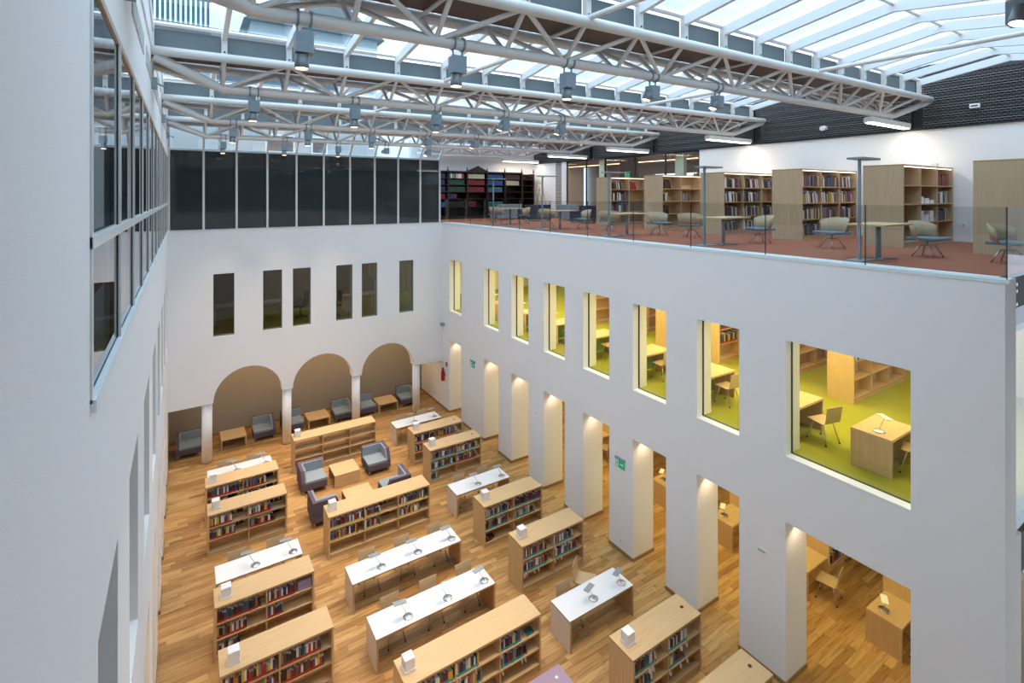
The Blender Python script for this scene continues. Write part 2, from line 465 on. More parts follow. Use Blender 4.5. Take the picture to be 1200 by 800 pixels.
# white wall with louvre strip, glazed partition
struct('wall_partition', MB().box(XB, 22.9, 8.45, XB + .1, 25.1, 11.56).box(XB, 21.9, 8.45, XB + .1, 22.35, 11.56), M_white)
lv = MB()
for j in range(26): lv.box(XB + .02, 22.35, 8.5 + j * .118, XB + .08, 22.9, 8.5 + j * .118 + .085)
struct('trim_41', lv, M_louv)
struct('floor_corridor', B(XB + .2, 13.3, 8.2, 22.4, 25.3, 8.45), M_carpet)
M_corr = mat('grey_corridor_plaster', (.36, .37, .36), .8)
struct('wall_corridor', MB().box(22.2, 13.3, 8.45, 22.4, 19.8, 8.9).box(22.2, 13.3, 10.9, 22.4, 19.8, 11.6).box(22.2, 19.8, 8.45, 22.4, 25.3, 11.6), M_corr)
struct('wall_corridor_end', B(XB + .2, 13.2, 8.45, 22.4, 13.33, 11.6), M_cream)
struct('ceiling_corridor', B(XB + .2, 13.2, 11.5, 22.4, 25.3, 11.6), M_taupe)
struct('door_1', MB().box(21.6, 20.6, 8.45, 21.7, 21.5, 10.5).box(21.58, 20.7, 9.4, 21.6, 20.74, 9.55), M_brown)
struct('wall_brown', B(18.6, 17.6, 8.45, 18.7, 18.75, 11.5), M_brown)
struct('wall_pale_pier', MB().box(18.0, 19.2, 8.45, 18.15, 19.62, 11.5).box(18.0, 14.35, 8.45, 18.2, 14.8, 11.5), mat('pale_green_plaster', (.60, .66, .55), .6))
gw = thing('window_60', '', ''); del gw['label'], gw['category']; gw['kind'] = 'structure'
gy = [13.36, 15.1, 16.9, 18.9, 20.3, 21.9]
for a, b in zip(gy, gy[1:]):
    part('pane', B(XB + .03, a + .02, 8.5, XB + .045, b - .02, 11.5), M_winl if False else M_glass, gw)
for a in gy: part('mullion', B(XB, a - .025, 8.45, XB + .08, a + .025, 11.56), M_dark, gw)
# near end glazed facade of the wing
fc = thing('window_61', '', ''); del fc['label'], fc['category']; fc['kind'] = 'structure'
for z0, z1 in ((.1, 4.02), (4.55, 8.0)):
    for x0 in (10.46, 12.86, 15.26): part('pane', B(x0 + .02, 2.37, z0, x0 + 2.36, 2.39, z1), M_glass if z0 > 1 else M_winl, fc)
part('slab_edge', B(10.44, 2.34, 8.0, XB, 2.5, 8.46), M_black, fc)
part('slab_edge', B(10.44, 2.34, 3.9, XB, 2.5, 4.5), M_black, fc)
for z in (8.36, 8.26, 8.06):
    part('bolt', MB().path([(10.56, 2.325, z), (10.56, 2.345, z)], .028, 12), M_chrome, fc)
part('end_plate', B(XR + .41, 2.36, 0, 10.46, 2.48, 8.46), M_dark, fc)
part('handrail', MB().path([(10.46, 2.28, 1.05), (XB, 2.28, 1.05)], .025), M_chrome, fc)
struct('wall_wing_stair', B(10.8, 3.0, 4.5, 12.2, 3.12, 7.5), mat('pale_green_plaster', (.6, .66, .55), .6))
struct('baseboard_wing', B(10.8, 2.985, 4.5, 12.2, 3.0, 4.6), M_wsign)

# ---------------------------------------------------------------- windows
wn = 0
def window(kids, mats=None):
    global wn; wn += 1
    o = ob('window_%d' % wn, None); o['kind'] = 'structure'
    return o
for s0, s1 in sorted(RW, reverse=True):
    o = window(0)
    part('pane', B(XR + .215, s0, 4.56, XR + .23, s1, 6.84), M_ygl, o)
    part('frame', MB().box(XR + .20, s1 - .012, 4.55, XR + .245, s1, 6.84).box(XR + .20, s0, 4.55, XR + .245, s0 + .012, 6.84)
         .box(XR + .20, s0, 4.55, XR + .245, s1, 4.565).box(XR + .20, s0, 6.825, XR + .245, s1, 6.84), M_dark, o)
    part('sill', B(XR - .004, s0, 4.53, XR + .20, s1, 4.556), M_wsign, o)
for s0, s1 in LW:
    o = window(0)
    part('pane', B(XL - .38, s0, 4.62, XL - .365, s1, 6.84), M_glass, o)
    part('sill', B(XL - .36, s0, 4.58, XL + .002, s1, 4.605), M_wsign, o)
for s0, s1 in FW:
    o = window(0)
    part('pane', B(s0, YF + .10, 4.56, s1, YF + .115, 6.84), glass('office_glass', (.40, .41, .38), 1.45) if 'office_glass' not in MATS else MATS['office_glass'], o)
    part('frame', MB().box(s0, YF + .09, 4.55, s0 + .012, YF + .13, 6.84).box(s1 - .012, YF + .09, 4.55, s1, YF + .13, 6.84).box(s0, YF + .09, 6.826, s1, YF + .13, 6.84), M_dark, o)
    part('sill', B(s0, YF - .004, 4.53, s1, YF + .10, 4.556), M_wsign, o)
# upper band on the left wall
o = window(0)
ym = [3.84] + [5.45 + 1.45 * i for i in range(11)] + [YF - .04]
for a, b in zip(ym, ym[1:]):
    part('pane', B(XL - .025, a + .02, 9.46, XL - .010, b - .02, 10.97), M_winl, o)
    part('pane', B(XL - .025, a + .02, 8.52, XL - .010, b - .02, 9.38), M_winl, o)
for a in ym[:-1]:
    part('mullion', B(XL - .10, a, 8.48, XL + .012, a + .05, 11.0), M_steel, o)
    part('gasket', B(XL - .06, a - .035, 8.5, XL - .005, a, 10.98), M_black, o)
part('transom', B(XL - .08, 3.84, 9.385, XL + .018, YF, 9.455), M_steel, o)
part('sill', B(XL - .10, 3.84, 8.43, XL + .03, YF, 8.50), M_raft, o)
part('sill_gasket', B(XL - .05, 3.84, 8.50, XL - .01, YF, 8.525), M_black, o)
part('head', MB().box(XL - .10, 3.84, 10.975, XL + .006, YF, 11.03), mat('beige_frame', (.55, .45, .36), .5), o)
# dark glazed band above the far wall
o = window(0)
xm = [-.43, .61, 1.66, 2.70, 3.74, 4.77, 5.82, 6.86, 7.90, 8.93, 9.88]
for a, b in zip(xm, xm[1:]): part('pane', B(a + .03, YF + .07, 8.47, b - .03, YF + .09, 11.30), M_dgl, o)
for a in xm: part('mullion', B(a - .035, YF + .02, 8.44, a + .035, YF + .14, 11.34), M_steel, o)
part('top_rail', B(XL, YF + .0, 11.30, 9.92, YF + .16, 11.37), mat('pale_metal_edge', (.78, .86, .88), .3), o)
part('bottom_rail', B(XL, YF + .0, 8.43, 9.92, YF + .15, 8.475), M_steel, o)
struct('wall_dark_room', B(XL - .5, YF + .16, 8.45, 9.8, YF + .2, 11.3), M_dark)
struct('roof_far_room', B(XL - .5, YF + .2, 11.1, 9.8, 27, 11.28), M_roofc)
# sloped glazing above it
o = window(0)
za, zb, ya, yb = 11.36, 12.30, YF + .05, 20.62
for a, b in zip(xm, xm[1:]):
    part('pane', MB().add([(a + .03, ya, za), (b - .03, ya, za), (b - .03, yb, zb), (a + .03, yb, zb),
                           (a + .03, ya, za + .02), (b - .03, ya, za + .02), (b - .03, yb, zb + .02), (a + .03, yb, zb + .02)],
                          [(0, 1, 2, 3), (7, 6, 5, 4), (0, 4, 5, 1), (2, 6, 7, 3)]), M_roofg, o)
for a in xm:
    part('rafter', MB().prism([(ya + .06, za - .04), (ya + .06, za + .05), (yb, zb + .05), (yb, zb - .10)], a - .035, a + .035, 'x'), M_steel, o)

# ================================================================ ROOF
TY = [(1.5, 0), (6.16, 0), (11.03, 0), (15.9, 0), (20.05, 0), (24.3, 0)]     # y of each bottom chord
HW = .52
def zt(x): return 12.16 + .0130 * x          # top chord axis
def zbm(x): return 11.70 + .0115 * x         # bottom chord axis
PX = [-.46 + 1.079 * k for k in range(17)]    # panel points 0..16
UN = MB().path([(0, 0, 0), (0, 0, 1)], 1, 8)
me_brace = UN.mesh('brace', M_steel)
me_rod = UN.mesh('tie_rod', M_steel)
def strut(name, me, p, q, r, parent):
    p, q = Vector(p), Vector(q); d = q - p
    o = bpy.data.objects.new(name, me); COL.objects.link(o)
    o.matrix_world = Matrix.Translation(p) @ d.to_track_quat('Z', 'Y').to_matrix().to_4x4() @ Matrix.Diagonal((r, r, d.length, 1))
    o.parent = parent
    return o
TL = ['white tubular roof truss just above the camera end of the hall', 'white tubular roof truss carrying the largest spotlights, first across the view',
      'white tubular roof truss second in line across the hall', 'white tubular roof truss third in line across the hall',
      'white tubular roof truss beside the sloped glazing over the dark panels', 'short white roof truss above the dark antique bookcase']
for ti, (ty, _) in enumerate(TY):
    short = ti == 5
    k0 = 10 if short else 0
    tr = thing('roof_truss', TL[ti], 'truss', (0, 0, 0), 0, None)
    xs, xe = (9.95 if short else XL), XB - .1
    for sy in (-HW, HW):
        part('top_chord', MB().path([(xs, ty + sy, zt(xs)), (xe, ty + sy, zt(xe))], .083, 12), M_steel, tr)
    bx0, bx1 = PX[1], 16.5
    pts = [(bx1, ty, zbm(bx1)), (xe, ty - HW * .9, zt(xe) - .06)]
    pts = ([(xs, ty, zbm(xs))] if short else [(xs + .02, ty - HW * .9, zt(xs) - .08), (bx0, ty, zbm(bx0))]) + pts
    part('bottom_chord', MB().path(pts, .083, 12), M_steel, tr)
    for x1, x2 in (((bx0, xs) if not short else (0, 0)), (bx1, xe)):
        if x1 == x2: continue
        strut('end_brace', me_brace, (x1, ty, zbm(x1)), (x2, ty + HW * .9, zt(x2) - .06), .07, tr)
    for k in range(k0, 17):
        x = PX[k]
        if 1 <= k <= 15 or short:
            for sy in (-HW, HW): strut('brace', me_brace, (x, ty + sy, zt(x)), (x, ty, zbm(x)), .036, tr)
        if k % 2 == 0:
            for dk in (-1, 1):
                kk = k + dk
                if kk < max(1, k0) or kk > 15: continue
                for sy in (-HW, HW): strut('brace', me_brace, (x, ty + sy, zt(x)), (PX[kk], ty, zbm(PX[kk])), .036, tr)
        else:
            strut('cross_tie', me_rod, (x, ty - HW, zt(x)), (x, ty + HW, zt(x)), .03, tr)
# gutters between the top chords
GL = ['grey panelled roof gutter on the truss %s' % s for s in ('above the camera', 'first across the view', 'second across the view', 'third across the view', 'next to the sloped glazing', 'above the antique bookcase')]
me_post = B(-.045, -.045, 0, .045, .045, .42).mesh('post', M_steel)
for ti, (ty, _) in enumerate(TY):
    g = thing('roof_gutter', GL[ti], 'gutter')
    k0 = 10 if ti == 5 else 0
    for k in range(k0, 16):
        x0, x1 = PX[k], PX[k + 1]
        for sy in (-1, 1):
            yy = ty + sy * (HW - .09)
            part('gutter_panel', MB().prism([(x0 + .03, zt(x0) + .07), (x1 - .03, zt(x1) + .07), (x1 - .03, zt(x1) + .40), (x0 + .03, zt(x0) + .40)], yy - .012, yy + .012), M_grey, g)
    a, b = PX[k0], PX[16]
    part('gutter_floor', MB().add([(a, ty - HW + .09, zt(a) + .06), (b + .6, ty - HW + .09, zt(b) + .06), (b + .6, ty + HW - .09, zt(b) + .06), (a, ty + HW - .09, zt(a) + .06),
                                   (a, ty - HW + .09, zt(a) + .09), (b + .6, ty - HW + .09, zt(b) + .09), (b + .6, ty + HW - .09, zt(b) + .09), (a, ty + HW - .09, zt(a) + .09)],
                                  [(0, 3, 2, 1), (4, 5, 6, 7), (0, 1, 5, 4), (1, 2, 6, 5), (2, 3, 7, 6), (3, 0, 4, 7)]), M_brown, g)
    for k in range(k0, 17):
        for sy in (-1, 1):
            o = ob('post', me_post, g, (PX[k], ty + sy * HW, zt(PX[k]) + .05))
        part('bolt', MB().path([(PX[k], ty - HW - .05, zt(PX[k]) + .10), (PX[k], ty - HW - .045, zt(PX[k]) + .10)], .018, 8)
             .path([(PX[k], ty - HW - .05, zt(PX[k]) + .40), (PX[k], ty - HW - .045, zt(PX[k]) + .40)], .018, 8), M_dark, g)
    for sy in (-1, 1):
        part('eaves_rail', MB().path([(a, ty + sy * (HW - .02), zt(a) + .47), (b + .6, ty + sy * (HW - .02), zt(b) + .47)], .04, 6, smooth=False), M_raft, g)
# rafters and glass between the trusses
roof = ob('roof', None); roof['kind'] = 'structure'
for ti in range(0, 6):
    yhi = TY[ti][0] - HW                      # front posts of this truss
    ylo = TY[ti - 1][0] + HW if ti else -2.6  # rear posts of the previous one
    k0 = 10 if ti == 5 else 0
    ym_ = (yhi + ylo) / 2; rise = .30
    for k in range(k0, 17):
        x = PX[k]; z = zt(x) + .47
        p = []
        n = 4
        p = [(yhi, z), (ym_, z + rise), (ylo, z)]
        low = [(ylo, z - .17), (ym_, z + rise - .19), (yhi, z - .17)]
        part('rafter', MB().prism(p + low, x - .04, x + .04, 'x'), M_raft, roof)
        if k < 16:
            x1 = PX[k + 1]; z1 = zt(x1) + .47
            def pane(a, b):
                (ya, da), (yb, db) = a, b
                part('roof_pane', MB().add([(x + .05, ya, z + da), (x1 - .05, ya, z1 + da), (x1 - .05, yb, z1 + db), (x + .05, yb, z + db),
                                            (x + .05, ya, z + da + .024), (x1 - .05, ya, z1 + da + .024), (x1 - .05, yb, z1 + db + .024), (x + .05, yb, z + db + .024)],
                                           [(0, 3, 2, 1), (4, 5, 6, 7), (0, 1, 5, 4), (2, 3, 7, 6)]), M_roofg, roof)
            pane((yhi - .04, 0.02), (ym_ + .03, rise)); pane((ym_ - .03, rise), (ylo + .04, .02))
            for yy in (ym_,):
                strut('purlin', me_rod, (x, yy, z + rise - .06), (x1, yy, z1 + rise - .06), .03, roof)
    for k in ((5, 11) if ti < 5 else ()):
        strut('tie_tube', me_rod, (PX[k], yhi, zt(PX[k]) + .05), (PX[k] + .5, ylo, zt(PX[k]) + .12), .045, roof)
# unseen opaque slab added over the glass to darken the near left wall
struct('shade_slab_near', B(-4, -2.8, 13.05, 18.2, TY[0][0] - .6, 13.2), M_white)
struct('wall_left_eaves', MB().box(XL - .12, 2.0, 12.2, XL + .02, YF, 12.6), M_raft)
struct('roof_far', B(17.7, 12, 12.85, 22.5, 26, 13.0), M_white)

# ================================================================ LAMPS
def light(kind, name, parent, loc, watts, col=WARM, rot=(0, 0, 0), **k):
    l = bpy.data.lights.new(name, kind); l.energy = watts; l.color = col
    for a, b in k.items(): setattr(l, a, b)
    o = bpy.data.objects.new(name, l); COL.objects.link(o)
    o.location = loc; o.rotation_euler = rot; o.parent = parent
    return o
SPX = [1.15, 3.10, 5.0, 6.9, 8.72]
ROWN = ['truss nearest the camera', 'first truss across the view', 'second truss across the view', 'third truss across the view', 'truss by the sloped glazing']
ORD = ['first', 'second', 'third', 'fourth', 'fifth']
for ti in range(5):
    for i, x in enumerate(SPX):
        if ti == 0 and i != 3: continue
        ty = TY[ti][0]; z = zbm(x)
        side = i >= 3
        lab = ('grey spotlight at the upper corner hanging from the truss nearest the camera' if ti == 0 else
               '%s grey box spotlight from the left, clamped under the %s' % (ORD[i], ROWN[ti]))
        t = thing('spotlight', lab, 'spotlight', (x, ty, z), 0, 'truss spotlights')
        for dx in (-.07, .07):
            part('clamp', MB().path([(dx - .012, 0, 0), (dx + .012, 0, 0)], .098, 14).box(dx - .01, -.012, -.17, dx + .01, .012, -.08), M_lampg, t)
        part('gear_box', MB().box(-.095, -.085, -.40, .095, .085, -.17).box(-.097, -.087, -.22, .097, .087, -.215), M_lampg, t)
        hx, hy = ((-.145, -.05) if side else (-.02, 0))
        hz = -.27 if side else -.40
        tilt = MB()
        hd = part('head', tilt.lathe([(.0, 0), (.07, 0), (.078, -.13), (.074, -.17)], 20), mat('lamp_head_metal', (.23, .25, .27), .4, metal=.3), t, (hx, hy, hz))
        part('lens', MB().lathe([(.0, -.172), (.066, -.172), (.066, -.168)], 20), M_lens, hd)
        if side: hd.rotation_euler = (R(-10 if ti == 4 else 8), R(14), 0)
        light('SPOT', 'bulb', hd, (0, 0, -.2), SPOT_W, SPOTC, spot_size=R(46), spot_blend=.9, shadow_soft_size=.09)
# wall lights at the top of the left wall
for i, y in enumerate((5.9, 10.65, 15.4, 19.7)):
    t = thing('wall_light', 'small grey box wall light, %s along the top of the left wall' % ORD[i], 'wall light', (XL, y, 11.62))
    part('box', B(0, -.09, -.09, .085, .09, .09), M_lampg, t)
    part('arm', MB().path([(.085, 0, 0), (.17, .05, -.03), (.2, .1, -.02)], .015), M_lampg, t)
# small downlights in the soffits of the ground openings
for i, (s0, s1) in enumerate(sorted(RW)):
    t = thing('downlight', 'small recessed downlight in the soffit of ground opening %s from the lens' % ['one', 'two', 'three', 'four', 'five', 'six', 'seven', 'eight'][i], 'downlight', (XR + .36, s1 - .22, 3.25), 0, 'downlights of the ground openings')
    part('ring', MB().lathe([(.055, -.012), (.06, 0), (.06, .001)], 16), M_wsign, t)
    part('lens', MB().lathe([(.0, -.014), (.045, -.014), (.045, -.012)], 16), M_lens, t)
    light('SPOT', 'bulb', t, (0, 0, -.03), DOWN_W, (1, .74, .48), spot_size=R(120), spot_blend=.7, shadow_soft_size=.04)
# linear pendants under the truss ends
for ti in range(1, 6):
    ty = TY[ti][0]
    t = thing('linear_pendant', 'white linear tube light, %s from the camera, hung under a truss end upstairs' % ORD[ti - 1], 'pendant light', (15.05, ty, 11.62), 0, 'linear pendants upstairs')
    part('housing', MB().prism([(-.10, 0), (.10, 0), (.10, .10), (.05, .14), (-.10, .14)], 0, 2.45, 'x'), M_steel, t)
    part('tube', B(.05, -.075, -.022, 2.4, .075, -.002), M_tube, t)
    part('hanger', MB().path([(1.45, 0, .14), (1.45, 0, .30)], .02), M_steel, t)
    light('AREA', 'tube_light', t, (1.2, 0, -.03), PEND_W, (1, .88, .70), shape='RECTANGLE', size=2.3, size_y=.12)
# long ceiling luminaires in the wings
def trough(lab, x, y0, y1, z, watts, col=WARM, wd=.35):
    t = thing('ceiling_luminaire', lab, 'ceiling light', (x, y0, z))
    part('housing', B(-wd / 2, 0, -.06, wd / 2, y1 - y0, 0), M_wsign, t)
    part('diffuser', B(-wd / 2 + .02, .02, -.07, wd / 2 - .02, y1 - y0 - .02, -.06), M_wlamp, t)
    light('AREA', 'tube_light', t, (0, (y1 - y0) / 2, -.08), watts, col, shape='RECTANGLE', size=wd - .04, size_y=y1 - y0 - .1)
trough('long warm ceiling light over the lime carpet rooms', 12.4, 3.4, 21, 7.5, WING_W * 9)
trough('second long warm ceiling light above the tall bookcases by the lime carpet', 15.6, 3.4, 21, 7.5, WING_W * 3)
trough('long warm ceiling light over the ground floor study carrels', 12.2, 3.4, 22, 3.35, WING_W * 3.6, (1, .91, .34))
trough('long warm ceiling light behind the ground floor openings of the left wall', -2.2, 3, 20, 4.28, WING_W * 3, (1, .74, .46))
trough('warm ceiling light inside the arched seating niche', 4.8, 22.3, 23.0, 3.6, 19, (1, .80, .52), 9.0)
trough('dim ceiling light in the office behind the far wall windows', 4.8, 23.6, 25.4, 8.0, 9, (1, .8, .55), 1.2)
trough('ceiling light in the glazed corridor upstairs', 20.0, 14.5, 24.5, 11.5, 26, (1, .9, .75), .3)

# ================================================================ FURNITURE MAKERS
def bookcase(bays, W, D, H, tiers, name='low_bookcase', spine=.14, strip=False, grommet=False, cool=False):
    M_wood, M_woodv = (M_woodc, M_woodcv) if cool else (MATS['beech_veneer'], MATS['beech_veneer_upright'])
    t = thing(name, '', 'bookcase')
    part('side_panel', B(0, 0, 0, .04, D, H - .04), M_woodv, t)
    part('side_panel', B(W - .04, 0, 0, W, D, H - .04), M_woodv, t)
    part('top_panel', MB().box(0, 0, H - .04, W, D, H, fm=[1, 1, 1, 1, 0, 0]), [M_wood, M_edge], t)
    part('plinth', B(.04, .02, 0, W - .04, D - .02, tiers[0]), M_wood, t)
    for z in tiers:
        part('shelf', MB().box(.04, .005, z, W - .04, D - .005, z + .025, fm=[0, 0, 1, 1, 0, 0]), [M_wood, M_edge], t)
    for b in range(1, bays):
        xb = W * b / bays
        part('divider', B(xb - .012, .01, tiers[0] + .025, xb + .012, D - .01, H - .04), M_woodv, t)
    for i, z in enumerate(tiers):
        top = (tiers[i + 1] if i + 1 < len(tiers) else H - .04)
        h = (.2 if i == 0 else .03) if spine else top - z - .03
        part('spine_board', B(.04, D / 2 - .01, z + .025, W - .04, D / 2 + .01, z + .025 + h), M_wood, t)
    if strip: part('light_strip', B(.06, .02, H - .058, W - .06, .05, H - .041), M_strip, t)
    if grommet: part('grommet', MB().lathe([(.036, H), (.036, H + .004)], 14, (W - .2, D * .52)), M_dark, t)
    return t
LT = [.10, .43, .76]
mk2 = Maker(lambda: bookcase(2, 1.965, .63, 1.14, LT))
mk2g = Maker(lambda: bookcase(2, 1.965, .63, 1.14, LT, grommet=True))
mk3 = Maker(lambda: bookcase(3, 2.9, .63, 1.14, LT))
CASES = {}
ROOT = {}
def case(k, mk, x, y, label): CASES[k] = (x, y, mk is mk3); ROOT[k] = mk((x, y, 0), 0, label, 'low bookcases of the reading hall')
case('P', mk2, .545, 10.42, 'first low bookcase in the left column, red-labelled books, close to the lower edge')
case('O', mk2, .545, 12.21, 'second low bookcase in the left column, red-labelled books and a lilac box set')
case('L', mk2, .545, 15.83, 'third low bookcase in the left column, behind the white two-lamp table')
case('K', mk2, .545, 17.38, 'fourth low bookcase in the left column, before the table near the columns')
case('F', mk3, 3.25, 8.44, 'first long low bookcase in the middle column, teal-labelled books, before the white tables')
case('I', mk3, 3.245, 14.01, 'second long low bookcase in the middle column, yellow-labelled books, before the armchairs')
case('J', mk3, 3.24, 19.02, 'empty long low bookcase behind the armchairs, near the round columns')
case('Q', mk2g, 6.90, 5.12, 'bare-topped low bookcase with cable hole at the bottom edge by the pillars')
case('A', mk2g, 6.95, 6.67, 'low bookcase with cable hole and white box sign before the two-lamp table')
case('B', mk2, 6.93, 10.29, 'low bookcase with teal-labelled books behind the pulled-out chair')
case('C', mk2, 6.94, 12.16, 'low bookcase with teal-labelled books and two dark books lying at the bottom')
case('D', mk2g, 6.95, 15.83, 'low bookcase with cable hole behind a two-lamp table, teal and red labels')
case('E', mk2g, 6.95, 17.26, 'low bookcase with cable hole in front of the last right-hand table')

# white box signs on the bookcases
def signbox():
    t = thing('box_sign', '', 'sign')
    part('cube', B(-.095, -.095, .05, .095, .095, .235), M_card, t, bev=.003)
    part('foot', B(-.105, -.105, 0, .105, .105, .045), M_card, t)
    return t
mkb = Maker(signbox)
for k, dx, dy, nm in (('P', .23, .23, 'first'), ('O', .22, .25, 'second'), ('L', .2, .3, 'third'), ('K', .2, .3, 'fourth')):
    x, y, _ = CASES[k]; mkb((x + dx, y + dy, 1.14), 0, 'white box sign on the %s low bookcase of the left column' % nm, 'white box signs')
for k, lab in (('I', 'on the bookcase with yellow labels'), ('J', 'on the empty long bookcase'), ('F', 'on the long bookcase before the white tables')):
    x, y, _ = CASES[k]; mkb((x + .17, y + .33, 1.14), 0, 'white box sign ' + lab, 'white box signs')
for k, lab in (('A', 'beside the pillars, on the bookcase in front of the two-lamp table'), ('B', 'on the bookcase behind the pulled-out chair'), ('C', 'on the bookcase with dark books lying at the bottom'),
               ('D', 'on the bookcase second from the far end by the pillars'), ('E', 'on the bookcase before the last table by the pillars')):
    x, y, _ = CASES[k]; mkb((x + .21, y + .33, 1.14), 0, 'white cube sign ' + lab, 'white box signs')

# ---------------------------------------------------------------- tables
def table(W, D=.67, H=.69):
    t = thing('reading_table', '', 'table')
    part('table_top', MB().box(0, 0, H - .035, W, D, H, fm=[1, 1, 1, 1, 1, 0]), [M_lam, M_edge], t)
    part('side_panel', MB().box(0, 0, 0, .045, D, H - .035, fm=[0, 1, 1, 1, 1, 1]), [M_side, M_edge], t)
    part('side_panel', MB().box(W - .045, 0, 0, W, D, H - .035, fm=[1, 0, 1, 1, 1, 1]), [M_side, M_edge], t)
    part('rear_rail', B(.045, D * .5, H - .11, W - .045, D * .5 + .02, H - .035), M_edge, t)
    return t
mt2 = Maker(lambda: table(1.885)); mt3 = Maker(lambda: table(2.81))
TB = {'G': (3.285, 10.17), 'H': (3.29, 11.91), 'T1': (6.925, 18.98), 'T2': (6.905, 13.76), 'T3': (6.865, 8.385), 'M': (.65, 18.74), 'N': (.635, 13.64)}
TLB = {'G': 'long white reading table with three lamps, first in the middle column', 'H': 'long white reading table with three lamps, second in the middle column',
       'T1': 'short white table near the round column by the far pillars', 'T2': 'short white two-lamp table halfway along the pillars',
       'T3': 'short white two-lamp table beside a chair pulled out askew', 'M': 'short white table at the far end of the left column', 'N': 'short white two-lamp table between bookcases of the left column'}
for k, (x, y) in TB.items():
    (mt3 if k in 'GH' else mt2)((x, y, 0), 0, TLB[k], 'white reading tables')
# ---------------------------------------------------------------- desk lamps
def desk_lamp(col=M_chrome, headm=None):
    t = thing('desk_lamp', '', 'lamp')
    part('base', MB().lathe([(.105, 0), (.105, .012), (.09, .02), (.02, .034)], 24), col, t)
    part('stem', MB().path([(0, 0, .03), (-.17, .02, .34)], .007, 8), col, t)
    part('head', B(-.31, -.045, .335, -.03, .085, .35), headm or M_lampg, t, bev=.004)
    return t
mlamp = Maker(lambda: desk_lamp(M_chrome, mat('lamp_head_grey', (.36, .38, .40), .35, metal=.3)))
mlampw = Maker(lambda: desk_lamp(M_chrome, M_wsign))
LORD = {3: ['left-end', 'middle', 'right-end'], 2: ['left', 'right']}
TSH = {'G': 'first long white table of the middle column', 'H': 'second long white table of the middle column', 'T1': 'white table near the far pillars', 'T2': 'white table halfway along the pillars',
       'T3': 'white table beside the askew chair', 'M': 'far table of the left column', 'N': 'white table between the left column bookcases'}
for k, (x, y) in TB.items():
    offs = (.755, 1.69, 2.63) if k in 'GH' else (.84, 1.70)
    for i, o in enumerate(offs):
        white = (k == 'G' and i == 1)
        rz = {'G': (-.15, .25, .2), 'H': (.0, .0, .05), 'T3': (.35, .35), 'N': (-.1, -.1)}.get(k, (0, 0, 0))[i]
        (mlampw if white else mlamp)((x + o, y + .2, .69), rz, '%s desk lamp, %s on the %s' % ('white-headed' if white else 'grey-headed', LORD[len(offs)][i], TSH[k]), 'desk lamps of the hall')

# ---------------------------------------------------------------- plywood chairs
def shell_mesh(wd, prof, th=.012):
    """bent ply: prof is (y, z, halfwidth factor)"""
    m = MB(); n = len(prof); v = []; f = []
    for i, (y, z, k) in enumerate(prof):
        a = Vector((prof[min(i + 1, n - 1)][0] - prof[max(i - 1, 0)][0], prof[min(i + 1, n - 1)][1] - prof[max(i - 1, 0)][1])); a.normalize()
        nx, nz = -a.y * th, a.x * th
        h = wd / 2 * k
        v += [(-h, y, z), (h, y, z), (h, y + nx, z + nz), (-h, y + nx, z + nz)]
    for i in range(n - 1):
        o = 4 * i
        for j in range(4): f.append((o + j, o + (j + 1) % 4, o + 4 + (j + 1) % 4, o + 4 + j))
    f += [(3, 2, 1, 0), (4 * n - 4, 4 * n - 3, 4 * n - 2, 4 * n - 1)]
    return m.add(v, f)
def ply_chair():
    t = thing('plywood_chair', '', 'chair')          # sitter looks to +y
    part('seat_shell', shell_mesh(.43, [(.24, .43, .96), (.21, .445, 1), (0, .44, 1), (-.15, .435, 1), (-.19, .455, .98), (-.205, .50, .96), (-.225, .62, .97), (-.25, .80, 1)]), M_ply, t)
    for sx in (-1, 1):
        for sy, oy in ((1, .12), (-1, -.1)):
            l = part('leg', MB().path([(sx * .12, oy, .425), (sx * .19, oy + sy * .11, .02)], .011, 8), M_chrome, t)
            part('foot_cap', MB().lathe([(.016, 0), (.016, .03)], 10, (sx * .19, oy + sy * .11)), M_black, l)
    return t
mch = Maker(ply_chair)
CHN = {3: ['left', 'middle', 'right'], 2: ['left', 'right']}
for k, (x, y) in TB.items():
    offs = (.58, 1.50, 2.42) if k in 'GH' else (.5, 1.38)
    for i, o in enumerate(offs):
        lab = '%s plywood chair tucked behind the %s' % (CHN[len(offs)][i], TSH[k])
        px, py, rz = x + o, y + .62, math.pi
        if k == 'T3' and i == 1: px, py, rz = x + 1.3, y + 1.02, math.pi + R(38); lab = 'plywood chair pulled out askew behind the two-lamp table by the pillars'
        mch((px, py, 0), rz, lab, 'plywood chairs of the hall')

